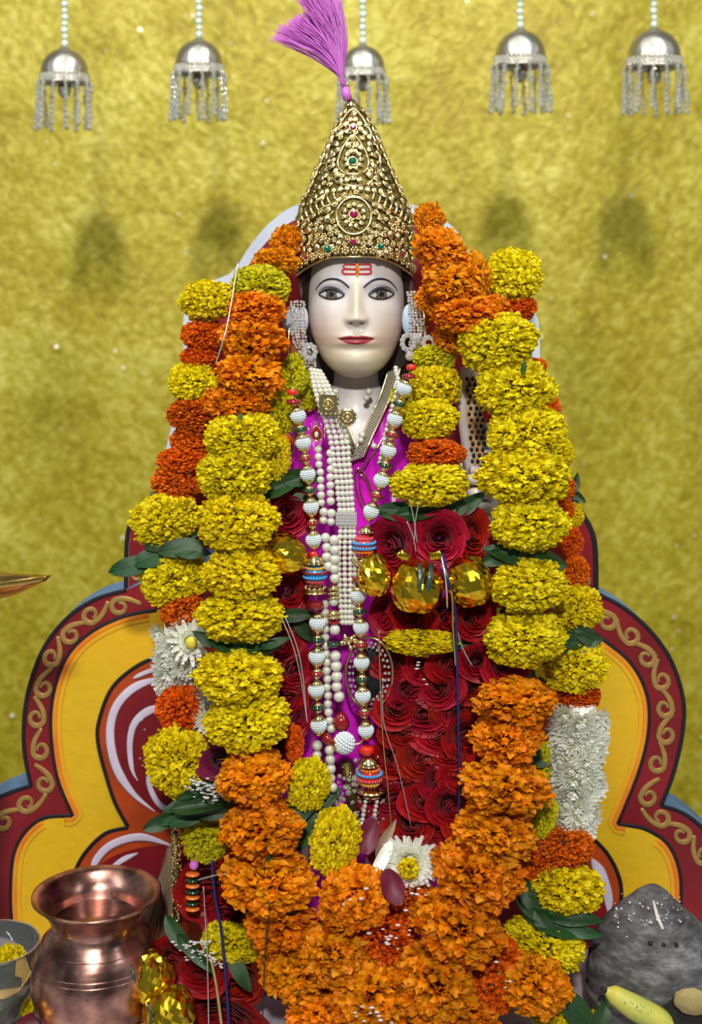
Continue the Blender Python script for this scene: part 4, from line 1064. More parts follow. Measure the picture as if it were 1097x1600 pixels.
for x0 in (568, 586): pearls(BN, [(x0+4, 1246, 2.075), (x0, 1275, 2.075), (x0-3+(8 if x0 > 570 else 0), 1292, 2.075)], 3.6)
cord(BN, [(457, 605, DB+.004), (474, 692, DB+.004), (490, 843, DB+.004), (494, 970, DB+.004), (497, 1133, DB+.004), (538, 1161, DB), (572, 1141, DB+.004), (564, 980, DB+.004), (569, 851, DB+.004), (596, 750, DB+.004), (617, 655, DB+.004), (643, 574, DB+.004)], 1.5, M['gold_thread'])

PN = thing('pearl_necklace', 'many-stranded small pearl necklace falling to a silver clasp and gold knot', 'necklace', T(545, 990, 2.09))
for i, (o, w1) in enumerate([(-12, -14), (-3, -5), (6, 4), (14, 12)]):
    pearls(PN, [(493+o*.55, 578+i, 2.135), (500+o*.8, 600, 2.115), (511+o, 630, 2.095), (527+o, 680, 2.085), (535+o*.85, 740, 2.08), (541+o*.75, 800, 2.08)], 4.6)
for i, o in enumerate([-13, -4, 5, 12]):
    pearls(PN, [(543+o*.8, 822, 2.08), (543+o, 870, 2.08), (543+o*.9, 930, 2.082), (543+o*.6, 975, 2.084)], 4.4)
pearls(PN, [(618, 575, 2.12), (622, 600, 2.10), (612, 640, 2.10), (600, 690, 2.10), (594, 725, 2.10)], 4.0)
cl = MB()
for r_ in range(4):
    for c_ in range(7): cl.lathe([(1, 0), (.7, .7), (.2, .9)], 7, (c_*2.1-6.3, 0, r_*2.2-3.3), axis=1)
cl.box((-7.6, 0, -4.8), (7.6, 1.5, 4.8)); put('silver_clasp', cl.me('silver_clasp', M['rhinestone'], False), PN, T(541, 811, 2.075), scale=2.1*KI)
kn = MB(); g = random.Random(3)
for i in range(26): kn.ball((g.uniform(-12, 12), g.uniform(-4, 2), g.uniform(-9, 9)), g.uniform(2.4, 4.5), 8, 6)
put('gold_knot', kn.me('gold_knot', M['gold']), PN, T(545, 1002, 2.082), scale=KI)

P2 = thing('pearl_necklace', 'double string of large pearls hanging from the red teardrop pendant', 'necklace', T(515, 1240, 2.09))
pearls(P2, [(497, 702, 2.085), (500, 740, 2.08), (503, 790, 2.08)], 6.2); pearls(P2, [(516, 708, 2.085), (517, 750, 2.08), (517, 790, 2.08)], 6.5)
pearls(P2, [(505, 800, 2.08), (507, 825, 2.08)], 6.6); pearls(P2, [(517, 802, 2.08), (519, 826, 2.08)], 6.8)
pearls(P2, [(509, 840, 2.077), (511, 862, 2.077), (512, 885, 2.077)], 7.8); pearls(P2, [(522, 844, 2.077), (523, 880, 2.077), (522, 905, 2.077)], 7.8)
pearls(P2, [(522, 940, 2.077), (522, 950, 2.077)], 7); pearls(P2, [(524, 984, 2.077), (524, 992, 2.077)], 8)
for y in (918, 925, 932, 957, 963): put('gold_ring', CAP, P2, T(521, y, 2.078), scale=9*KI)
put('green_bead', DG, P2, T(522, 1006, 2.078), scale=11*KI); put('red_bead', DR, P2, T(522, 972, 2.08), scale=9*KI)
pearls(P2, [(524, 1025, 2.077), (526, 1060, 2.077), (530, 1098, 2.077)], 8.3)
pearls(P2, [(508, 944, 2.085), (509, 990, 2.085), (510, 1030, 2.085), (512, 1080, 2.085), (514, 1120, 2.085), (518, 1142, 2.085)], 6.8)
pearls(P2, [(495, 1165, 2.08), (497, 1186, 2.08)], 7.6); pearls(P2, [(515, 1172, 2.07), (517, 1210, 2.07), (520, 1244, 2.07)], 7.6)
for y in (855, 800): put('gold_ring', CAP, P2, T(513, y, 2.086), scale=7*KI)
# teardrop pendant and brooches
pd = thing('pendant', 'gold-rimmed dark red teardrop pendant with a pearl, left of the pearl strands', 'pendant', T(495, 676, 2.08))
k = KI
V = [(0, -.35, 0)]
def drop_prof(r): return [Vector((r*math.sin(t)*(1 if math.cos(t) < 0 else (1-.55*math.cos(t)))*.95, 0, r*math.cos(t)*1.25)) for t in np.linspace(0, 2*PI, 29)[:-1]]
b = MB(); A_ = drop_prof(9); b.add([(0, -3, 0)]+[tuple(p) for p in A_], [(0, 1+(i+1) % 28, 1+i) for i in range(28)]); put('stone', b.me('stone', M['glass_red']), pd, T(494.5, 677, 2.076), scale=k)
b = MB(); b.tube(A_+[A_[0], A_[1]], 1.2, 6); put('gold_rim', b.me('gold_rim', M['gold']), pd, T(494.5, 677, 2.076), scale=k)
b = MB(); b.ball((0, 0, 0), 4, 12, 8, (.8, .6, 1.2)); put('pearl', b.me('pearl', M['pearl']), pd, T(494.5, 679, 2.0725), scale=k)
for i in range(10):
    a = 2*PI*i/10; b = None
    put('gold_petal', RO_, pd, T(494.5+13*math.sin(a), 677-15*math.cos(a), 2.077), Matrix.Rotation(PI/2, 3, 'X').to_quaternion(), (5*k, 7*k, 5*k))
def brooch(px, py, r, lab, square):
    t = thing('brooch', lab, 'brooch', T(px, py, 2.078)); c = T(px, py, 2.078)
    b = MB()
    if square: b.box((-r, -1, -r), (r, 2, r))
    else: b.lathe([(r, 0), (r, 1.5), (r*.8, 2.4), (r*.2, 2.4)], 24, axis=1)
    put('plate', b.me('plate', M['gold'], False), t, c, Euler((0, .12 if square else 0, 0)).to_quaternion(), k)
    for i in range(16 if square else 12):
        if square: q = i % 4; s_ = i//4; u = -r+2*r*(q+.5)/4; x, z = [(u, r), (r, u), (u, -r), (-r, u)][s_]
        else: a = 2*PI*i/12; x, z = r*math.cos(a), r*math.sin(a)
        put('granule', PRLG, t, T(px+x, py-z, 2.0755), scale=1.7*k)
    for rr, tw in ((r*.68, 0), (r*.36, .4)):
        n = 7 if rr > r*.5 else 5
        for i in range(n):
            a = 2*PI*i/n+tw
            put('petal', RO_, t, T(px+rr*.72*math.cos(a), py-rr*.72*math.sin(a), 2.0745), (Vector((0, -1, 0)).to_track_quat('Z', 'Y') @ Euler((0, 0, -a if False else a)).to_quaternion()), (rr*.62*k, rr*.9*k, rr*.8*k))
    b = MB(); b.ball((0, 0, 0), r*.22, 10, 7); put('centre', b.me('centre', M['gold']), t, T(px, py, 2.072), scale=k)
    return t
b = MB(); b.ball((0, 0, 0), 1, 8, 6); PRLG = b.me('granule', M['gold'])
brooch(513, 632, 15, 'square gold filigree brooch pinned over the pearl strands', True)
brooch(543, 652, 14, 'round gold rosette brooch at the base of the neck', False)
# crystal bangle
bg = thing('bangle', 'gold bangle studded with rhinestones lying on the magenta robe', 'bangle', T(577, 1050, 2.10))
P = [T(577+37*math.cos(t), 1052-56*math.sin(t), 2.108-.010*math.cos(t*1)) for t in np.linspace(0, 2*PI, 49)]
b = MB(); b.tube(P, .0022, 8, cap=False); put('ring', b.me('ring', M['gold']), bg)
for rr in (31, 25):
    for i in range(30 if rr > 28 else 24):
        t = 2*PI*i/(30 if rr > 28 else 24); stud(bg, 577+rr*math.cos(t), 1052-(rr+17)*math.sin(t), 2.6, 2.106-.01*math.cos(t))
b = MB(); b.ball((0, 0, 0), 1, 24, 14, (.024, .004, .04)); put('dark_backing', b.me('dark_backing', M['ink']), bg, T(577, 1052, 2.116))
ck = thing('crystal_chain', 'cluster of small crystals and gold links below the bead necklace', 'chain', T(545, 1240, 2.10))
g = random.Random(12)
for i in range(60):
    x, y = g.uniform(528, 600), g.uniform(1185, 1285)
    stud(ck, x, y, g.uniform(2, 4.2), 2.092+g.uniform(-.004, .004), ST if i % 3 else STG, 'crystal')
b = MB(); b.tube([T(540, 1190, 2.1), T(548, 1230, 2.1), T(556, 1285, 2.1)], .008, 10); put('backing', b.me('backing', M['gold_dark']), ck)
for i in range(20):
    put('gold_link', PRLG, ck, T(g.uniform(535, 598), g.uniform(1180, 1290), 2.088), scale=g.uniform(2, 3.4)*k)

# ------------------------------------------------------------------ garlands
# thick inner marigold garland
GI = thing('marigold_garland', 'thick garland of yellow and orange marigolds looping from the crown to the lap', 'garland', T(600, 1560, 2.04))
L_in = [  # kind, px, py, w, h, D, roll, tilt
 ('O', 448, 378, 52, 56, 2.20, 0), ('O', 430, 410, 74, 48, 2.17, 0), ('V', 409, 446, 92, 60, 2.14, 8), ('O', 403, 485, 92, 64, 2.12, 0), ('O', 394, 531, 108, 74, 2.11, 4),
 ('O', 389, 587, 110, 74, 2.10, 8), ('O', 371, 632, 104, 58, 2.10, 6), ('Y', 379, 684, 114, 74, 2.07, 0), ('Y', 432, 714, 44, 66, 2.09, 0), ('Y', 366, 741, 112, 80, 2.06, 0),
 ('Y', 372, 815, 124, 88, 2.05, 4), ('Y', 376, 895, 120, 78, 2.05, 0), ('Y', 374, 962, 132, 72, 2.05, 0), ('Y', 374, 1057, 134, 76, 2.04, 0), ('Y', 388, 1128, 132, 84, 2.04, -8),
 ('O', 398, 1215, 116, 84, 2.03, -4), ('O', 410, 1296, 128, 88, 2.02, -4), ('O', 422, 1378, 148, 92, 2.01, 5), ('O', 440, 1445, 116, 78, 2.02, 0), ('O', 465, 1518, 118, 90, 2.02, 10),
 ('O', 523, 1490, 116, 92, 1.99, 20), ('O', 556, 1400, 116, 100, 1.99, -20), ('E', 596, 1462, 118, 96, 2.02, 0), ('O', 580, 1552, 128, 104, 1.98, 0), ('O', 502, 1582, 110, 70, 1.99, 0),
 ('O', 680, 1535, 132, 122, 1.98, 30), ('O', 632, 1592, 110, 74, 1.99, 0), ('O', 717, 1448, 146, 108, 1.98, 20), ('O', 744, 1365, 142, 100, 1.99, 20), ('O', 772, 1302, 132, 82, 2.01, 15),
 ('O', 788, 1228, 142, 84, 2.02, 6), ('O', 790, 1154, 112, 78, 2.04, 0), ('O', 806, 1096, 130, 74, 2.05, 0), ('E', 772, 1520, 96, 120, 2.03, 0), ('O', 832, 1534, 122, 88, 2.02, 15),
 ('O', 722, 1592, 110, 76, 2.01, 0), ('E', 640, 1400, 90, 60, 2.03, 20),
 ('Y', 819, 998, 122, 78, 2.05, -4), ('Y', 825, 914, 120, 78, 2.05, -4), ('Y', 829, 818, 118, 80, 2.05, -6), ('Y', 820, 745, 142, 80, 2.06, 0), ('Y', 823, 677, 120, 78, 2.07, -6),
 ('Y', 806, 608, 120, 86, 2.08, -6), ('Y', 780, 535, 122, 84, 2.09, -8), ('O', 726, 490, 112, 62, 2.11, 0), ('O', 706, 524, 60, 56, 2.14, 0), ('O', 708, 440, 96, 74, 2.12, 20), ('O', 742, 436, 54, 84, 2.13, 0),
 ('O', 690, 392, 92, 70, 2.13, 30), ('O', 672, 344, 48, 56, 2.17, 0), ('O', 770, 484, 60, 50, 2.15, 0), ('O', 668, 466, 40, 40, 2.15, 0), ('O', 655, 500, 34, 50, 2.2, 0)]
for f in L_in: flower(f[0], f[1], f[2], f[3], f[4], f[5], GI, roll=f[6])
for (x, y, L_, a, D, tz, w_) in [(365, 1008, 90, 170, 2.05, .5, .9), (400, 1010, 90, 5, 2.045, -.3, 1), (385, 1018, 100, 10, 2.06, .9, .8), (320, 998, 46, 150, 2.05, .2, .9), (430, 1004, 50, 20, 2.04, .4, .7), (800, 866, 95, 165, 2.055, .6, .9), (848, 876, 80, -12, 2.05, .1, 1.1),
        (780, 868, 60, 25, 2.06, .2, 1), (420, 1348, 40, 80, 1.99, .2, .8), (452, 1421, 50, 20, 2.0, .2, .9), (630, 1596, 50, 80, 1.965, .3, .8), (470, 1262, 110, 40, 2.06, .5, .8), (480, 1290, 100, 55, 2.06, .2, .9),
        (505, 1252, 70, 35, 2.07, .3, .9), (462, 1300, 60, 70, 2.065, .2, .8), (824, 785, 60, 0, 2.06, .8, .9), (380, 1180, 60, 20, 2.05, .6, .9), (810, 955, 60, 0, 2.07, .8, .9)]:
    leaf(x, y, L_, a, D, GI, 0, tz, w_)
for (x, y) in [(375, 655), (362, 1175), (818, 574), (655, 1405)]: leaf(x, y, 24, 80, 2.05, GI, 0, .3, .8)
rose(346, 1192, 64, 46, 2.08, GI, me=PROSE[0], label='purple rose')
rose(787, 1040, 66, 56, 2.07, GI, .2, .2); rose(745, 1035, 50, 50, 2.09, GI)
for (kk, x, y, w_, h_, D) in [('Y', 482, 1225, 64, 78, 2.06), ('Y', 523, 1314, 76, 98, 2.02), ('V', 851, 1278, 38, 62, 2.08)]: flower(kk, x, y, w_, h_, D, GI, roll=15)

# outer garland with white blossom sections
GO = thing('mixed_garland', 'outer garland of small marigolds, white blossoms and leaves along both sides of the throne', 'garland', T(890, 1590, 2.13))
L_out = [('Y', 323, 470, 86, 60, 2.19, 0), ('E', 317, 523, 72, 48, 2.19, 0), ('E', 312, 558, 62, 36, 2.19, 0), ('Y', 302, 597, 74, 60, 2.18, 0), ('E', 304, 648, 88, 56, 2.18, 10), ('E', 298, 688, 66, 46, 2.18, 0),
 ('E', 286, 720, 80, 46, 2.17, 0), ('E', 275, 756, 82, 54, 2.17, 8), ('Y', 259, 812, 104, 76, 2.15, -4), ('Y', 270, 903, 104, 78, 2.14, -14), ('E', 286, 953, 74, 54, 2.13, -30), ('E', 282, 1107, 80, 76, 2.12, 0),
 ('Y', 280, 1190, 100, 108, 2.10, -30), ('V', 322, 1314, 72, 62, 2.11, 0), ('Y', 362, 1472, 92, 54, 2.08, 8),
 ('Y', 801, 430, 90, 78, 2.19, 0), ('E', 809, 482, 62, 42, 2.19, 0), ('E', 840, 572, 30, 26, 2.18, 0), ('E', 860, 637, 34, 34, 2.18, 0), ('Y', 880, 708, 36, 44, 2.17, 0), ('E', 884, 762, 34, 36, 2.17, 0), ('E', 880, 795, 34, 36, 2.17, 0),
 ('Y', 897, 805, 30, 36, 2.18, 0), ('E', 890, 846, 42, 48, 2.16, 0), ('E', 900, 895, 46, 52, 2.15, 0), ('Y', 903, 952, 78, 66, 2.13, -8), ('Y', 898, 1041, 98, 76, 2.12, -4), ('E', 903, 1087, 76, 40, 2.13, 0),
 ('E', 884, 1322, 88, 62, 2.09, 0), ('E', 836, 1352, 62, 46, 2.09, 0), ('Y', 888, 1387, 114, 70, 2.08, 4), ('Y', 853, 1474, 128, 66, 2.07, 16), ('Y', 868, 1590, 72, 44, 2.06, 0), ('V', 855, 1190, 40, 60, 2.13, 0)]
for f in L_out: flower(f[0], f[1], f[2], f[3], f[4], f[5], GO, roll=f[6])
g = random.Random(21)
def blossoms(box, n, D):
    for i in range(n):
        f = i/n; x0, x1 = box(f)[:2]; y = box(f)[2]; u = g.random(); x = x0+(x1-x0)*u
        sx = (u-.5)*2
        put('white_blossom', DAISY[i % 3], GO, T(x, y, D-.020+.035*sx*sx+g.uniform(-.004, .004)), facing(sx*1.1+g.uniform(-.3, .3), -.35+g.uniform(-.5, .3), g.uniform(0, 6)), g.uniform(21, 28)*D/FPX, label='white blossom')
blossoms(lambda f: (876-6*f, 934+6*math.sin(f*4)-6*f, 1118+182*f), 62, 2.115)
blossoms(lambda f: (252+8*f, 306-10*f, 975+100*f), 30, 2.135)
blossoms(lambda f: (318, 332, 1085+50*f), 5, 2.12)
b = MB(); b.tube([T(905, 1095, 2.13), T(908, 1200, 2.13), T(900, 1310, 2.12)], .026, 12); put('blossom_core', b.me('blossom_core', M['white_plain']), GO)
b = MB(); b.tube([T(278, 965, 2.15), T(282, 1095, 2.145)], .022, 12); put('blossom_core', b.me('blossom_core', M['white_plain']), GO)
put('white_blossom', DAISY[0], GO, T(297, 1003, 2.10), facing(.2, .3, 1), 34*2.1/FPX); b = MB(); b.ball((0, 0, 0), .009, 10, 8, (1, .6, 1)); put('flower_centre', b.me('flower_centre', M['centre_plain']), GO, T(299, 1004, 2.082))
for (x, y, L_, a, D, tx, tz, w_) in [(215, 883, 95, 12, 2.13, 0, .4, .75), (250, 868, 90, 18, 2.13, 0, .7, .9), (285, 855, 80, 8, 2.12, 0, .5, .9), (300, 862, 60, -5, 2.115, 0, .9, 1.1), (270, 845, 90, 15, 2.14, 0, .3, .7), (212, 820, 40, 110, 2.17, 0, .2, .8),
        (257, 1283, 70, 20, 2.09, 0, .2, .8), (285, 1262, 90, 35, 2.09, 0, .5, .8), (320, 1258, 110, 10, 2.07, 0, .8, .7), (300, 1275, 80, 20, 2.08, 0, .6, .8), (320, 1235, 90, 25, 2.08, 0, .9, .5), (340, 1272, 70, 5, 2.07, 0, .4, .6),
        (905, 1005, 80, 10, 2.11, .1, .3, .9), (920, 995, 50, -30, 2.11, .2, .1, 1.2), (880, 1000, 70, 170, 2.11, 0, .5, .9), (850, 1185, 60, 10, 2.12, 0, .5, 1),
        (845, 1425, 90, -30, 2.07, 0, .3, .8), (870, 1445, 110, -20, 2.06, 0, .4, .7), (895, 1432, 100, -8, 2.06, 0, .6, .7), (868, 1415, 100, -25, 2.07, .1, .5, .8), (905, 1455, 80, -12, 2.055, 0, .3, .6), (830, 1405, 70, -60, 2.07, -.2, .2, .9), (856, 1452, 70, -50, 2.05, -.2, .2, .8),
        (277, 1462, 72, -50, 2.06, -.2, .3, .8), (305, 1490, 80, -45, 2.05, -.1, .5, .6), (375, 1520, 70, -60, 2.05, .1, .3, .8), (900, 755, 34, 80, 2.18, 0, .2, .9), (902, 775, 34, -40, 2.18, 0, .2, .9), (905, 1585, 100, -50, 2.04, .2, .2, .9), (940, 1590, 70, 60, 2.05, .2, .3, .9)]:
    leaf(x, y, L_, a, D, GO, tx, tz, w_)
for (x, y, w_, h_, D) in [(325, 1385, 90, 84, 2.12), (360, 1425, 90, 70, 2.11), (270, 1505, 60, 80, 2.08), (315, 1518, 90, 60, 2.07), (370, 1530, 90, 70, 2.09), (350, 1590, 120, 70, 2.09), (395, 1375, 50, 60, 2.12), (240, 1590, 80, 40, 2.07)]:
    rose(x, y, w_, h_, D, GO, g.uniform(-.4, .4), g.uniform(-.3, .3))
b = MB()
for (x, y, n_) in [(318, 1228, 50), (335, 1240, 40), (310, 1478, 40), (325, 1500, 60)]:
    for _ in range(n_): b.ball(T(g.gauss(x, 13), g.gauss(y, 6), 2.045+g.uniform(-.004, .006)), g.uniform(.001, .0026), 5, 4, (1.6, .7, .6))
put('white_powder', b.me('white_powder', M['ash']), GO, kind='stuff')

# inner rose garland
GR_ = thing('rose_garland', 'inner garland of red roses, yellow marigolds, leaves and gold foil balls over the chest', 'garland', T(655, 1330, 2.10))
for (kk, x, y, w_, h_, D, r) in [('V', 461, 584, 44, 60, 2.16, 0), ('V', 440, 645, 50, 66, 2.13, 0), ('E', 444, 690, 28, 22, 2.12, 0), ('V', 678, 560, 66, 40, 2.15, 0), ('Y', 682, 603, 78, 60, 2.13, 0), ('Y', 672, 655, 88, 62, 2.11, 0),
        ('E', 682, 708, 94, 46, 2.10, 0), ('Y', 672, 757, 124, 64, 2.08, -3), ('Y', 656, 1002, 110, 36, 2.09, 2), ('E', 460, 1162, 30, 58, 2.09, 0), ('V', 640, 625, 60, 60, 2.18, 0), ('V', 474, 612, 50, 60, 2.2, 0)]: flower(kk, x, y, w_, h_, D, GR_, roll=r)
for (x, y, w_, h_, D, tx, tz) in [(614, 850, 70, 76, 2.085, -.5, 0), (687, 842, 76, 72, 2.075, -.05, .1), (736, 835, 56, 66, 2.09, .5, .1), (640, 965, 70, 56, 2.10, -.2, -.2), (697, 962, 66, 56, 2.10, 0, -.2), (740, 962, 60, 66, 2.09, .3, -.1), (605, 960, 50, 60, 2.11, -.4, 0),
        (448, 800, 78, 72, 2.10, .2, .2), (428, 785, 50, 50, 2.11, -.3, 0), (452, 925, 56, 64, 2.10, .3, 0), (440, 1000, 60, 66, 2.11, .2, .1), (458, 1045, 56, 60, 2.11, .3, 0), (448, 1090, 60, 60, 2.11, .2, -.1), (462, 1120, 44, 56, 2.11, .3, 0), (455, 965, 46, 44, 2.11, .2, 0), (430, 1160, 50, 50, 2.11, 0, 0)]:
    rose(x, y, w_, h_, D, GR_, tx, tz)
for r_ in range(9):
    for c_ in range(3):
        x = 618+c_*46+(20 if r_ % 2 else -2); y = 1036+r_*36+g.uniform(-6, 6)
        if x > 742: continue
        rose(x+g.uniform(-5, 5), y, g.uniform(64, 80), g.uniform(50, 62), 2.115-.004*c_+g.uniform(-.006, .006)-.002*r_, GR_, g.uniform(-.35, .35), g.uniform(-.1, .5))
for (x, y, L_, a, D, tz, w_) in [(620, 800, 80, 175, 2.09, .3, .9), (660, 800, 90, 10, 2.085, .5, .8), (710, 795, 80, 25, 2.085, .4, .9), (735, 788, 60, 40, 2.09, .3, .9), (640, 815, 90, 0, 2.10, .1, .9), (690, 812, 80, 10, 2.10, 0, .9), (440, 760, 80, 25, 2.09, .4, .9), (470, 748, 70, 0, 2.095, .3, .9),
        (425, 770, 60, 60, 2.10, .1, .9), (470, 770, 60, -20, 2.10, .2, 1), (462, 962, 70, 5, 2.09, .5, .7), (475, 985, 50, -50, 2.10, 0, 1), (740, 1000, 60, 20, 2.10, .2, .9), (760, 975, 50, 80, 2.10, .2, .9), (660, 985, 100, 3, 2.10, .6, .4), (830, 1060, 40, 80, 2.10, .1, .8)]:
    leaf(x, y, L_, a, D, GR_, 0, tz, w_)
# crumpled foil balls, parts of the rose garland
def foil_mesh(seed):
    g = random.Random(seed); V = []; n, m = 26, 15; b = MB()
    b.ball((0, 0, 0), 1, n, m); V = []
    pl = [Vector((g.gauss(0, 1), g.gauss(0, 1), g.gauss(0, .7))).normalized() for _ in range(44)]
    for v in b.V:
        v = Vector(v); v.normalize(); mx = min(.93/max(.2, v.dot(p)) for p in pl); az = math.atan2(v.y, v.x); r = min(1.05, mx)+.035*abs(math.sin(az*5+seed))*(1-v.z*v.z)+.05*noise.noise(v*5+Vector((seed, 0, 0)))
        V.append(v*r)
    return mesh('foil_ball', V, b.F, False, M['gold_foil'])
FO = [foil_mesh(s) for s in range(4)]
for i, (x, y, w_, h_, D) in enumerate([(586, 900, 56, 68, 2.06), (652, 917, 84, 84, 2.05), (733, 908, 74, 80, 2.05), (447, 862, 58, 76, 2.07)]):
    kk = D/FPX; put('foil_ball', FO[i], GR_, T(x, y, D), (0, .3*i, i), (w_/2*kk, w_/2*kk, h_/2*kk), label='crumpled gold foil ball')
for (P, wd) in [([(640, 872), (628, 868), (624, 862)], 6), ([(672, 870), (684, 868), (690, 864)], 6)]:
    b = MB(); b.tube([T(x, y, 2.02) for x, y in P], wd*KI, 8, flat=.25); put('foil_tab', b.me('foil_tab', M['gold_foil']), GR_)
for P in ([(655, 880), (657, 895), (655, 925), (645, 955)], [(675, 880), (672, 905), (664, 940), (660, 955)]):
    b = MB(); b.tube([T(x, y, 2.003+.03*abs(y-915)/40) for x, y in P], [3*KI, 4.2*KI, 3.2*KI, .6*KI], 8, flat=.15); put('ribbon', b.me('ribbon', M['ribbon']), GR_)

# ------------------------------------------------------------------ strings and tinsel
def string(label, P, m, wd, cat='string', name='string'):
    b = MB(); b.tube(catmull([T(*p) for p in P], 8), wd*KI, 6); o = put(name, b.me(name, m)); return tag(o, label, cat)
string('silver tinsel thread hanging across the orange flowers left of the face', [(372, 408, 2.13), (362, 470, 2.09), (352, 520, 2.06), (337, 568, 2.06)], M['thread'], 1.1)
ds = thing('tinsel_cord', 'dark blue and gold tinsel cord hanging from the foil balls over the roses', 'cord', T(705, 900, 2.02))
for (P, m_, wd) in [([(693, 865, 2.05), (700, 905, 2.01), (711, 950, 2.04), (714, 1020, 2.05), (716, 1120, 2.05), (718, 1230, 2.05), (716, 1300, 2.05)], M['blue_thread'], 2.0),
                   ([(695, 890, 2.01), (706, 930, 2.02), (708, 980, 2.05), (712, 1040, 2.05)], M['gold_thread'], 1.4), ([(690, 870, 2.02), (697, 910, 2.008), (699, 950, 2.03)], M['thread'], 1.4),
                   ([(708, 960, 2.05), (722, 1010, 2.05), (738, 1040, 2.05)], M['thread'], .9)]:
    cord(ds, P, wd, m_, 'strand')
lc = thing('tinsel_cord', 'blue tinsel cord hanging before the dark roses beside the copper pot', 'cord', T(335, 1370, 2.05))
for (P, m_, wd) in [([(331, 1345, 2.04), (336, 1400, 2.04), (345, 1450, 2.03), (352, 1520, 2.03), (358, 1600, 2.03)], M['blue_thread'], 2.2), ([(318, 1385, 2.04), (321, 1440, 2.03), (324, 1500, 2.03), (326, 1600, 2.02)], M['thread'], .9),
                   ([(330, 1500, 2.03), (338, 1540, 2.03), (346, 1600, 2.02)], M['gold_thread'], 2.6), ([(421, 1410, 1.955), (416, 1470, 1.955), (412, 1540, 1.955), (410, 1600, 1.955)], M['ink'], 1), ([(310, 1375, 2.04), (335, 1368, 2.02), (352, 1366, 2.0)], M['thread'], 1.2)]:
    cord(lc, P, wd, m_, 'strand')
tl = thing('tinsel_cord', 'pair of fine silver threads over the dark roses left of the bead necklace', 'cord', T(460, 1000, 2.05))
for d_ in (0, 6): cord(tl, [(440+d_, 965, 2.03), (458+d_, 1010, 2.05), (470+d_*.6, 1060, 2.06), (480, 1130, 2.07)], .9, M['thread'], 'strand')
tr = thing('tinsel_cord', 'silver tinsel tufts above the red roses on the right chest', 'cord', T(645, 800, 2.03))
for P in ([(640, 780, 2.03), (648, 820, 2.035), (647, 850, 2.035)], [(654, 785, 2.03), (649, 820, 2.033), (652, 848, 2.035)], [(636, 815, 2.035), (646, 840, 2.033), (650, 862, 2.035)]): cord(tr, P, .8, M['thread'], 'strand')
vt = thing('chain', 'thin gold chain edging the rose column beside the bead necklace', 'chain', T(595, 1000, 2.08))
cord(vt, [(592, 985, 2.075), (594, 1060, 2.07), (598, 1150, 2.07), (606, 1230, 2.07), (612, 1300, 2.07)], .9, M['gold_thread'], 'strand')
cord(vt, [(598, 1060, 2.075), (600, 1130, 2.075), (622, 1200, 2.07), (642, 1290, 2.06)], .7, M['thread'], 'strand')

# loose blossom and petals on the heap
ch = thing('chrysanthemum', 'white chrysanthemum with a yellow centre lying on the orange marigolds', 'flower', T(640, 1350, 2.02))
put('petals', daisy_mesh('petals', 28, 77, 6, M['white'], pw=.085), ch, T(640, 1345, 2.02), facing(-.1, .1, 0), (46*2.02/FPX, 40*2.02/FPX, 28*2.02/FPX))
cm = frill_ball('flower_centre', 160, 5, r0=.5, pw=.16, hemi=.0, m=M['yellow']); put('flower_centre', cm, ch, T(638, 1356, 2.005), facing(0, .1, 0), .0165)
def petal(px, py, L, wd, ang, D, m_, label, name='petal'):
    V = []; 
    for i in range(9):
        t = i/8; ww = wd/L*.5*math.sin(PI*(t*.88+.06))**.6
        for j in range(7): s = j/6*2-1; V.append((t-.5, s*ww, .35*(s*ww)**2/ww*1.0+.18*(t-.5)**2+.02*math.sin(8*t+3*s)))
    n0 = len(V); V += [(x, y, z-.02) for x, y, z in V]; F = [tuple(f) for f in grid_faces(9, 7)]+[tuple(n0+i for i in f[::-1]) for f in grid_faces(9, 7)]
    me = mesh(name, V, F, True, m_); a = math.radians(ang); n = Vector((.15, -1, .45)).normalized(); x = Vector((math.cos(a), 0, math.sin(a))); x = (x-n*x.dot(n)).normalized(); y = n.cross(x)
    o = put(name, me, None, T(px, py, D), Matrix((x, y, n)).transposed().to_quaternion(), (L*D/FPX,)*3); return tag(o, label, 'petal')
M['mpetal'] = mat('maroon_petal', (.14, .004, .022), .5, sheen=.1, var=.3, vscale=8)
petal(576, 1306, 54, 34, 75, 2.03, M['mpetal'], 'dark purple rose petal standing beside the yellow marigold over the lap')
petal(613, 1386, 54, 36, 110, 1.97, M['mpetal'], 'folded maroon rose petal just below the white chrysanthemum')
petal(596, 1345, 64, 20, 60, 2.01, M['white_plain'], 'pale curled petal between the purple petal and the white chrysanthemum')
lf = leaf(603, 1310, 64, 60, 2.03, None, 0, .2, .6, 0, 'brown dried leaf above the white chrysanthemum', 'dried_leaf'); lf.data = lf.data.copy(); lf.data.materials.clear(); lf.data.materials.append(M['fibre']); tag(lf, None, 'leaf')
b = MB(); g = random.Random(31)
for (cx, cy, n, s_, D) in [(600, 1462, 14, 22, 1.955), (580, 1582, 12, 14, 1.92), (650, 1395, 6, 12, 1.97), (655, 1055, 5, 12, 2.07), (560, 1395, 4, 20, 1.93), (800, 1520, 3, 30, 1.955)]:
    for i in range(n):
        b.ball(T(g.gauss(cx, s_), g.gauss(cy, s_*.7), D+g.uniform(-.002, .012)), g.uniform(.0012, .0024), 6, 5, (1.8, .8, .7))
put('rice_grains', b.me('rice_grains', M['ash'])); tag(bpy.data.objects['rice_grains'], 'white rice grains and powder sprinkled over the orange marigold heap', 'rice', kind='stuff')

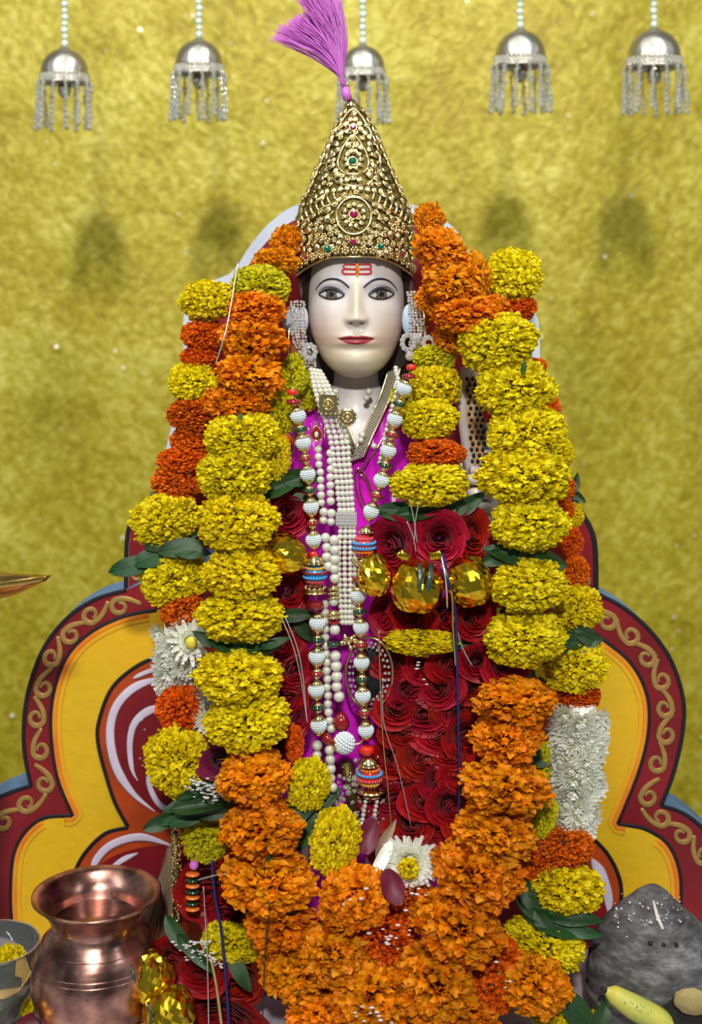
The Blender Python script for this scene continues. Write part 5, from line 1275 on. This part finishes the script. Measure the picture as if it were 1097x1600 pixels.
# ------------------------------------------------------------------ copper pot
c = T(151, 1397, 2.05); zl = c.z
pot = thing('copper_pot', 'round polished copper water pot with flared rim at the lower left', 'pot', (c.x, c.y, 0))
R = .0935
b = MB(); b.lathe([(.001, 0), (.050, 0), (.056, .004), (.072, .026), (.086, .055), (.094, .088), (.0945, .108), (.091, .132), (.080, .155), (.068, .170), (.0645, .178), (.0645, .186)], 72, (c.x, c.y, 0))
put('body', b.me('body', M['copper']), pot)
b = MB(); b.lathe([(.0645, zl-.040), (.066, zl-.033), (.072, zl-.022), (.083, zl-.008), (.091, zl-.001), (R, zl), (R, zl+.0025), (.091, zl+.0035), (.082, zl-.003), (.070, zl-.014), (.063, zl-.026), (.060, zl-.042), (.056, zl-.046)], 72, (c.x, c.y, 0))
b.F = b.F[:-2]; put('rim', b.me('rim', M['copper']), pot)
b = MB(); b.lathe([(.0595, zl-.045), (.064, zl-.06), (.080, zl-.09), (.084, zl-.13), (.05, zl-.19), (.002, zl-.20)], 48, (c.x, c.y, 0)); b.F = b.F[:-2]
put('inside', b.me('inside', mat('shaded_copper_inside', (.035, .02, .016), .7, .3)), pot)  # the hollow's shade is put into this near-black colour
for z_, r_ in ((.128, .0925), (.135, .0905), (.158, .0785), (.062, .0890)):
    b = MB(); b.lathe([(r_-.001, z_-.0012), (r_+.0008, z_), (r_-.001, z_+.0012)], 72, (c.x, c.y, 0)); b.F = b.F[:-2]; put('turned_ring', b.me('turned_ring', M['copper']), pot)

# stone
sc_ = T(1018, 1500, 2.13)
st = thing('conical_stone', 'ash-smeared grey conical stone at the lower right', 'stone', (sc_.x, sc_.y, 0))
zt = T(1015, 1382, 2.13).z
pr = [(.001, 0), (.078, 0), (.088, .010), (.094, .028), (.0975, .040), (.0935, .048), (.096, .062), (.0965, .080), (.092, .104), (.080, .131), (.058, .154), (.038, .172), (.020, .187), (.010, zt-.004), (.001, zt)]
PP = [(v.x, v.y) for v in catmull([(p[0], p[1], 0) for p in pr], 5)]; b = MB(); b.lathe([(max(.0005, r), max(0, z)) for r, z in PP], 64)
V = []
for v in b.V:
    q = Vector(v); n_ = noise.noise(q*16)*.006+noise.noise(q*45+Vector((3, 0, 0)))*.0022; rr = math.hypot(q.x, q.y)
    s_ = 1+(n_/max(rr, .02) if q.z > .002 else 0); V.append((q.x*s_, q.y*s_, q.z+(n_*.6 if q.z > .01 else 0)))
put('body', mesh('body', V, b.F, True, M['stone']), st, (sc_.x, sc_.y, 0))
def SP(px, py, off=.001):
    """front surface of the stone seen at px, py"""
    z = T(px, py, 2.04).z
    for D_ in np.linspace(2.02, 2.13, 60):
        p = T(px, py, D_); rr = np.interp(p.z, [0, .010, .028, .062, .080, .104, .131, .156, .174, .188, zt], [.078, .088, .094, .096, .0965, .092, .080, .062, .043, .024, .004])
        if math.hypot(p.x-sc_.x, p.y-sc_.y) < rr+off: return p
    return T(px, py, 2.1)
for (x, y) in [(1016, 1474), (1037, 1477), (1057, 1476)]:
    b = MB(); b.ball(SP(x, y), .0035, 10, 7); put('drilled_hole', b.me('drilled_hole', M['ink']), st)
b = MB(); b.tube([SP(1021, 1408), SP(1027, 1432), SP(1036, 1452)], [.0022, .0028, .0025], 8, flat=.6); put('white_sliver', b.me('white_sliver', M['ash']), st)
b = MB(); g = random.Random(9)
for i in range(60):
    p = SP(g.uniform(960, 1075), g.gauss(1425, 14)); b.ball(p, g.uniform(.0008, .002), 6, 4)
put('ash_flecks', b.me('ash_flecks', M['ash']), st, kind='stuff')

# banana and charred fruit
bn = thing('banana', 'small yellow-green banana lying in front of the grey stone', 'banana', T(995, 1595, 2.0))
C_ = catmull([T(946, 1548, 2.03), T(962, 1556, 2.03), T(990, 1573, 2.02), T(1025, 1592, 2.015), T(1062, 1618, 2.01)], 8); n_ = len(C_)
b = MB(); b.tube(C_, [np.interp(i/(n_-1), [0, .06, .2, .5, .8, 1], [.004, .006, .013, .0175, .018, .011]) for i in range(n_)], 10, up=(0, -1, .5)); put('skin', b.me('skin', M['banana']), bn)
b = MB(); b.tube([T(941, 1544, 2.03), T(948, 1549, 2.03)], [.004, .0045], 10); put('stem_tip', b.me('stem_tip', M['char']), bn)
b = MB(); g = random.Random(2)
for i in range(16): b.ball(T(g.uniform(975, 1020), g.uniform(1565, 1590), 2.0015), .0009, 5, 4)
put('brown_specks', b.me('brown_specks', M['fibre']), bn, kind='stuff')
cf = thing('charred_fruit', 'blackened cut fruit with a pale dried face at the bottom right corner', 'fruit', T(1080, 1600, 2.02))
b = MB(); b.ball((0, 0, 0), 1, 30, 18); V = [Vector(v)*(1+.14*noise.noise(Vector(v)*2.5)+.05*noise.noise(Vector(v)*7)) for v in b.V]
p = T(1073, 1598, 2.03); put('skin', mesh('skin', V, b.F, True, M['char']), cf, (p.x, p.y, p.z), scale=(.040, .035, .038))
V = [Vector(v)*(1+.12*noise.noise(Vector(v)*3+Vector((5, 0, 0)))) for v in b.V]; p = T(1082, 1565, 2.0)
put('cut_face', mesh('cut_face', V, b.F, True, M['pulp']), cf, p, (0.3, .3, 0), (.026, .012, .021))
# brass lamp at the left edge
lm = thing('brass_lamp', 'brass oil lamp with a pointed spout reaching in from the left edge', 'lamp', (T(-62, 905, 2.0).x, -.2, 0))
c = T(-62, 910, 2.0); V = []
b = MB(); b.lathe([(.002, -.030), (.02, -.032), (.045, -.020), (.060, -.002), (.064, .006), (.061, .006), (.055, 0), (.04, -.012), (.002, -.016)], 48, c)
V = []
for v in b.V:
    x = v[0]-c.x; y = v[1]-c.y; a = math.atan2(y, x); e = max(0, math.cos(a))**14*min(1, math.hypot(x, y)/.06)
    V.append((c.x+x*(1+e*1.02), c.y+y*(1-e*.3), v[2]+e*.004))
put('bowl', mesh('bowl', V, b.F, True, M['brass']), lm)
b = MB(); b.lathe([(.075, 0), (.075, .01), (.05, .03), (.015, .05), (.012, .2), (.02, .22), (.012, .24), (.011, .42), (.018, .44), (.012, .46), (.012, c.z-.05), (.03, c.z-.028)], 32, (c.x, c.y, 0)); put('stand', b.me('stand', M['brass']), lm)
b = MB(); b.tube([(c.x, c.y, c.z-.012), (c.x, c.y, c.z+.03), (c.x, c.y, c.z+.07)], [.006, .012, .003], 12); put('finial', b.me('finial', M['brass']), lm)

# glass bowl with flowers at the left
c = T(-14, 1455, 2.12)
gb = thing('glass_bowl', 'clear glass bowl of yellow petals left of the copper pot', 'bowl', (c.x, c.y, 0))
b = MB(); b.lathe([(.002, 0.001), (.035, .001), (.05, .012), (.066, .06), (.072, .115), (.069, .116), (.063, .062), (.047, .016), (.002, .007)], 56, (c.x, c.y, 0)); put('glass_wall', b.me('glass_wall', M['glass']), gb)
b = MB(); P = [(c.x+.0715*math.cos(t), c.y+.0715*math.sin(t), .116) for t in np.linspace(0, 2*PI, 49)]; b.tube(P, .002, 8, up=(0, 0, 1), cap=False); put('glass_lip', b.me('glass_lip', M['glass']), gb)
g = random.Random(44)
def small_flower(px, py, D, w_, label, loc=None):
    o = put('yellow_flower', FLW['Y'][1], None, loc if loc is not None else T(px, py, D), (g.uniform(0, 3), g.uniform(0, 3), 0), w_/2*D/FPX); return tag(o, label, 'flower')
for i, (dx, dy, dz) in enumerate([(.016, -.018, .036), (.006, .016, .060), (.030, -.004, .086)]):
    small_flower(0, 0, 2.1, 58, ['yellow marigold head low in the glass bowl', 'yellow marigold head in the middle of the glass bowl', 'yellow marigold head on top in the glass bowl'][i], (c.x+dx, c.y+dy, dz))
small_flower(0, 0, 2.1, 30, 'small yellow flower lying beside the copper pot foot', tuple(T(45, 1562, 2.125)[:2])+(.012,))
small_flower(0, 0, 2.1, 30, 'small yellow flower lying between leaf and banana at lower right', tuple(T(935, 1590, 2.1)[:2])+(.012,))
o = petal(20, 1535, 60, 30, 40, 2.09, M['yellow_bead'], 'yellow torn petal leaning by the glass bowl')
petal(88, 1590, 46, 26, 20, 1.99, M['mpetal'], 'dark purple petal in front of the copper pot')
petal(0, 0, 60, 34, 10, 2.05, M['mpetal'], 'dark maroon petal lying at the lower left corner').location = (T(60, 1580, 2.1).x, -.11, .012)
leaf(8, 1570, 60, 30, 2.08, None, 0, .6, .6, 1, 'small green leaf lying at the lower left corner', 'loose_leaf')['category'] = 'leaf'

# foil balls on the platform side
for (x, y, w_, h_, D, lab) in [(233, 1528, 76, 84, 2.02, 'upper crumpled gold foil ball beside the copper pot'), (262, 1585, 84, 90, 1.99, 'lower crumpled gold foil ball at the bottom edge beside the pot')]:
    kk = D/FPX; t = thing('foil_ball', lab, 'foil ball', T(x, y, D), 'gold foil balls beside the pot')
    put('ball', FO[int(x) % 4], t, T(x, y, D), (.4, .3, 1), (w_/2*kk, w_/2*kk, h_/2*kk))
    b = MB(); b.tube([T(x-w_*.38, y-20, D-.030), T(x-w_*.30, y, D-.036), T(x-w_*.34, y+26, D-.030)], 2.2*kk, 8, flat=.3); put('ribbon', b.me('ribbon', M['ribbon']), t)
# glittering hem, coloured tassel and fibre tuft
hm = thing('glitter_trim', 'gold glitter trim hanging beside the dark roses above the copper pot', 'trim', T(276, 1300, 2.12))
b = MB(); b.tube([T(272, 1290, 2.12), T(275, 1370, 2.12), T(279, 1440, 2.12)], 5*KI, 8); put('braid', b.me('braid', M['gold_dark']), hm)
g = random.Random(6); b = MB()
for i in range(200): b.ball(T(g.uniform(268, 284)+.0*i, 1292+i*.74, 2.115), g.uniform(.0009, .0018), 5, 4)
put('glitter', b.me('glitter', M['gold']), hm, kind='stuff')
DOR = DR.copy(); DOR.materials.clear(); DOR.materials.append(M['orange_bead'])
tx_ = thing('bead_tassel', 'black and orange banded bead tassel with a purple top above the pot', 'tassel', T(300, 1345, 2.09))
b = MB(); b.ball((0, 0, 0), 1, 14, 9); put('purple_bead', b.me('purple_bead', M['plume']), tx_, T(303, 1352, 2.09), scale=7*KI)
for i in range(7): put('glass_band', DOR if i % 2 == 0 else DG, tx_, T(301, 1366+i*9, 2.09), scale=(11*KI, 9*KI, 7*KI), label='orange glass band' if i % 2 == 0 else 'black glass band')
ft = thing('fibre_tuft', 'brown dried fibre tuft rising between the copper pot and the roses', 'fibre', T(240, 1450, 2.17))
b = MB(); g = random.Random(14)
for i in range(260):
    x1 = g.uniform(222, 272); b.tube([T(g.uniform(262, 272), 1330+g.uniform(-10, 30), 2.16), T((x1+266)/2, 1385, 2.16+g.uniform(-.01, .01)), T(x1, 1450+g.uniform(-30, 25), 2.17+g.uniform(-.03, .02))], .0005, 3, cap=False)
put('fibres', b.me('fibres', M['fibre']), ft, kind='stuff')
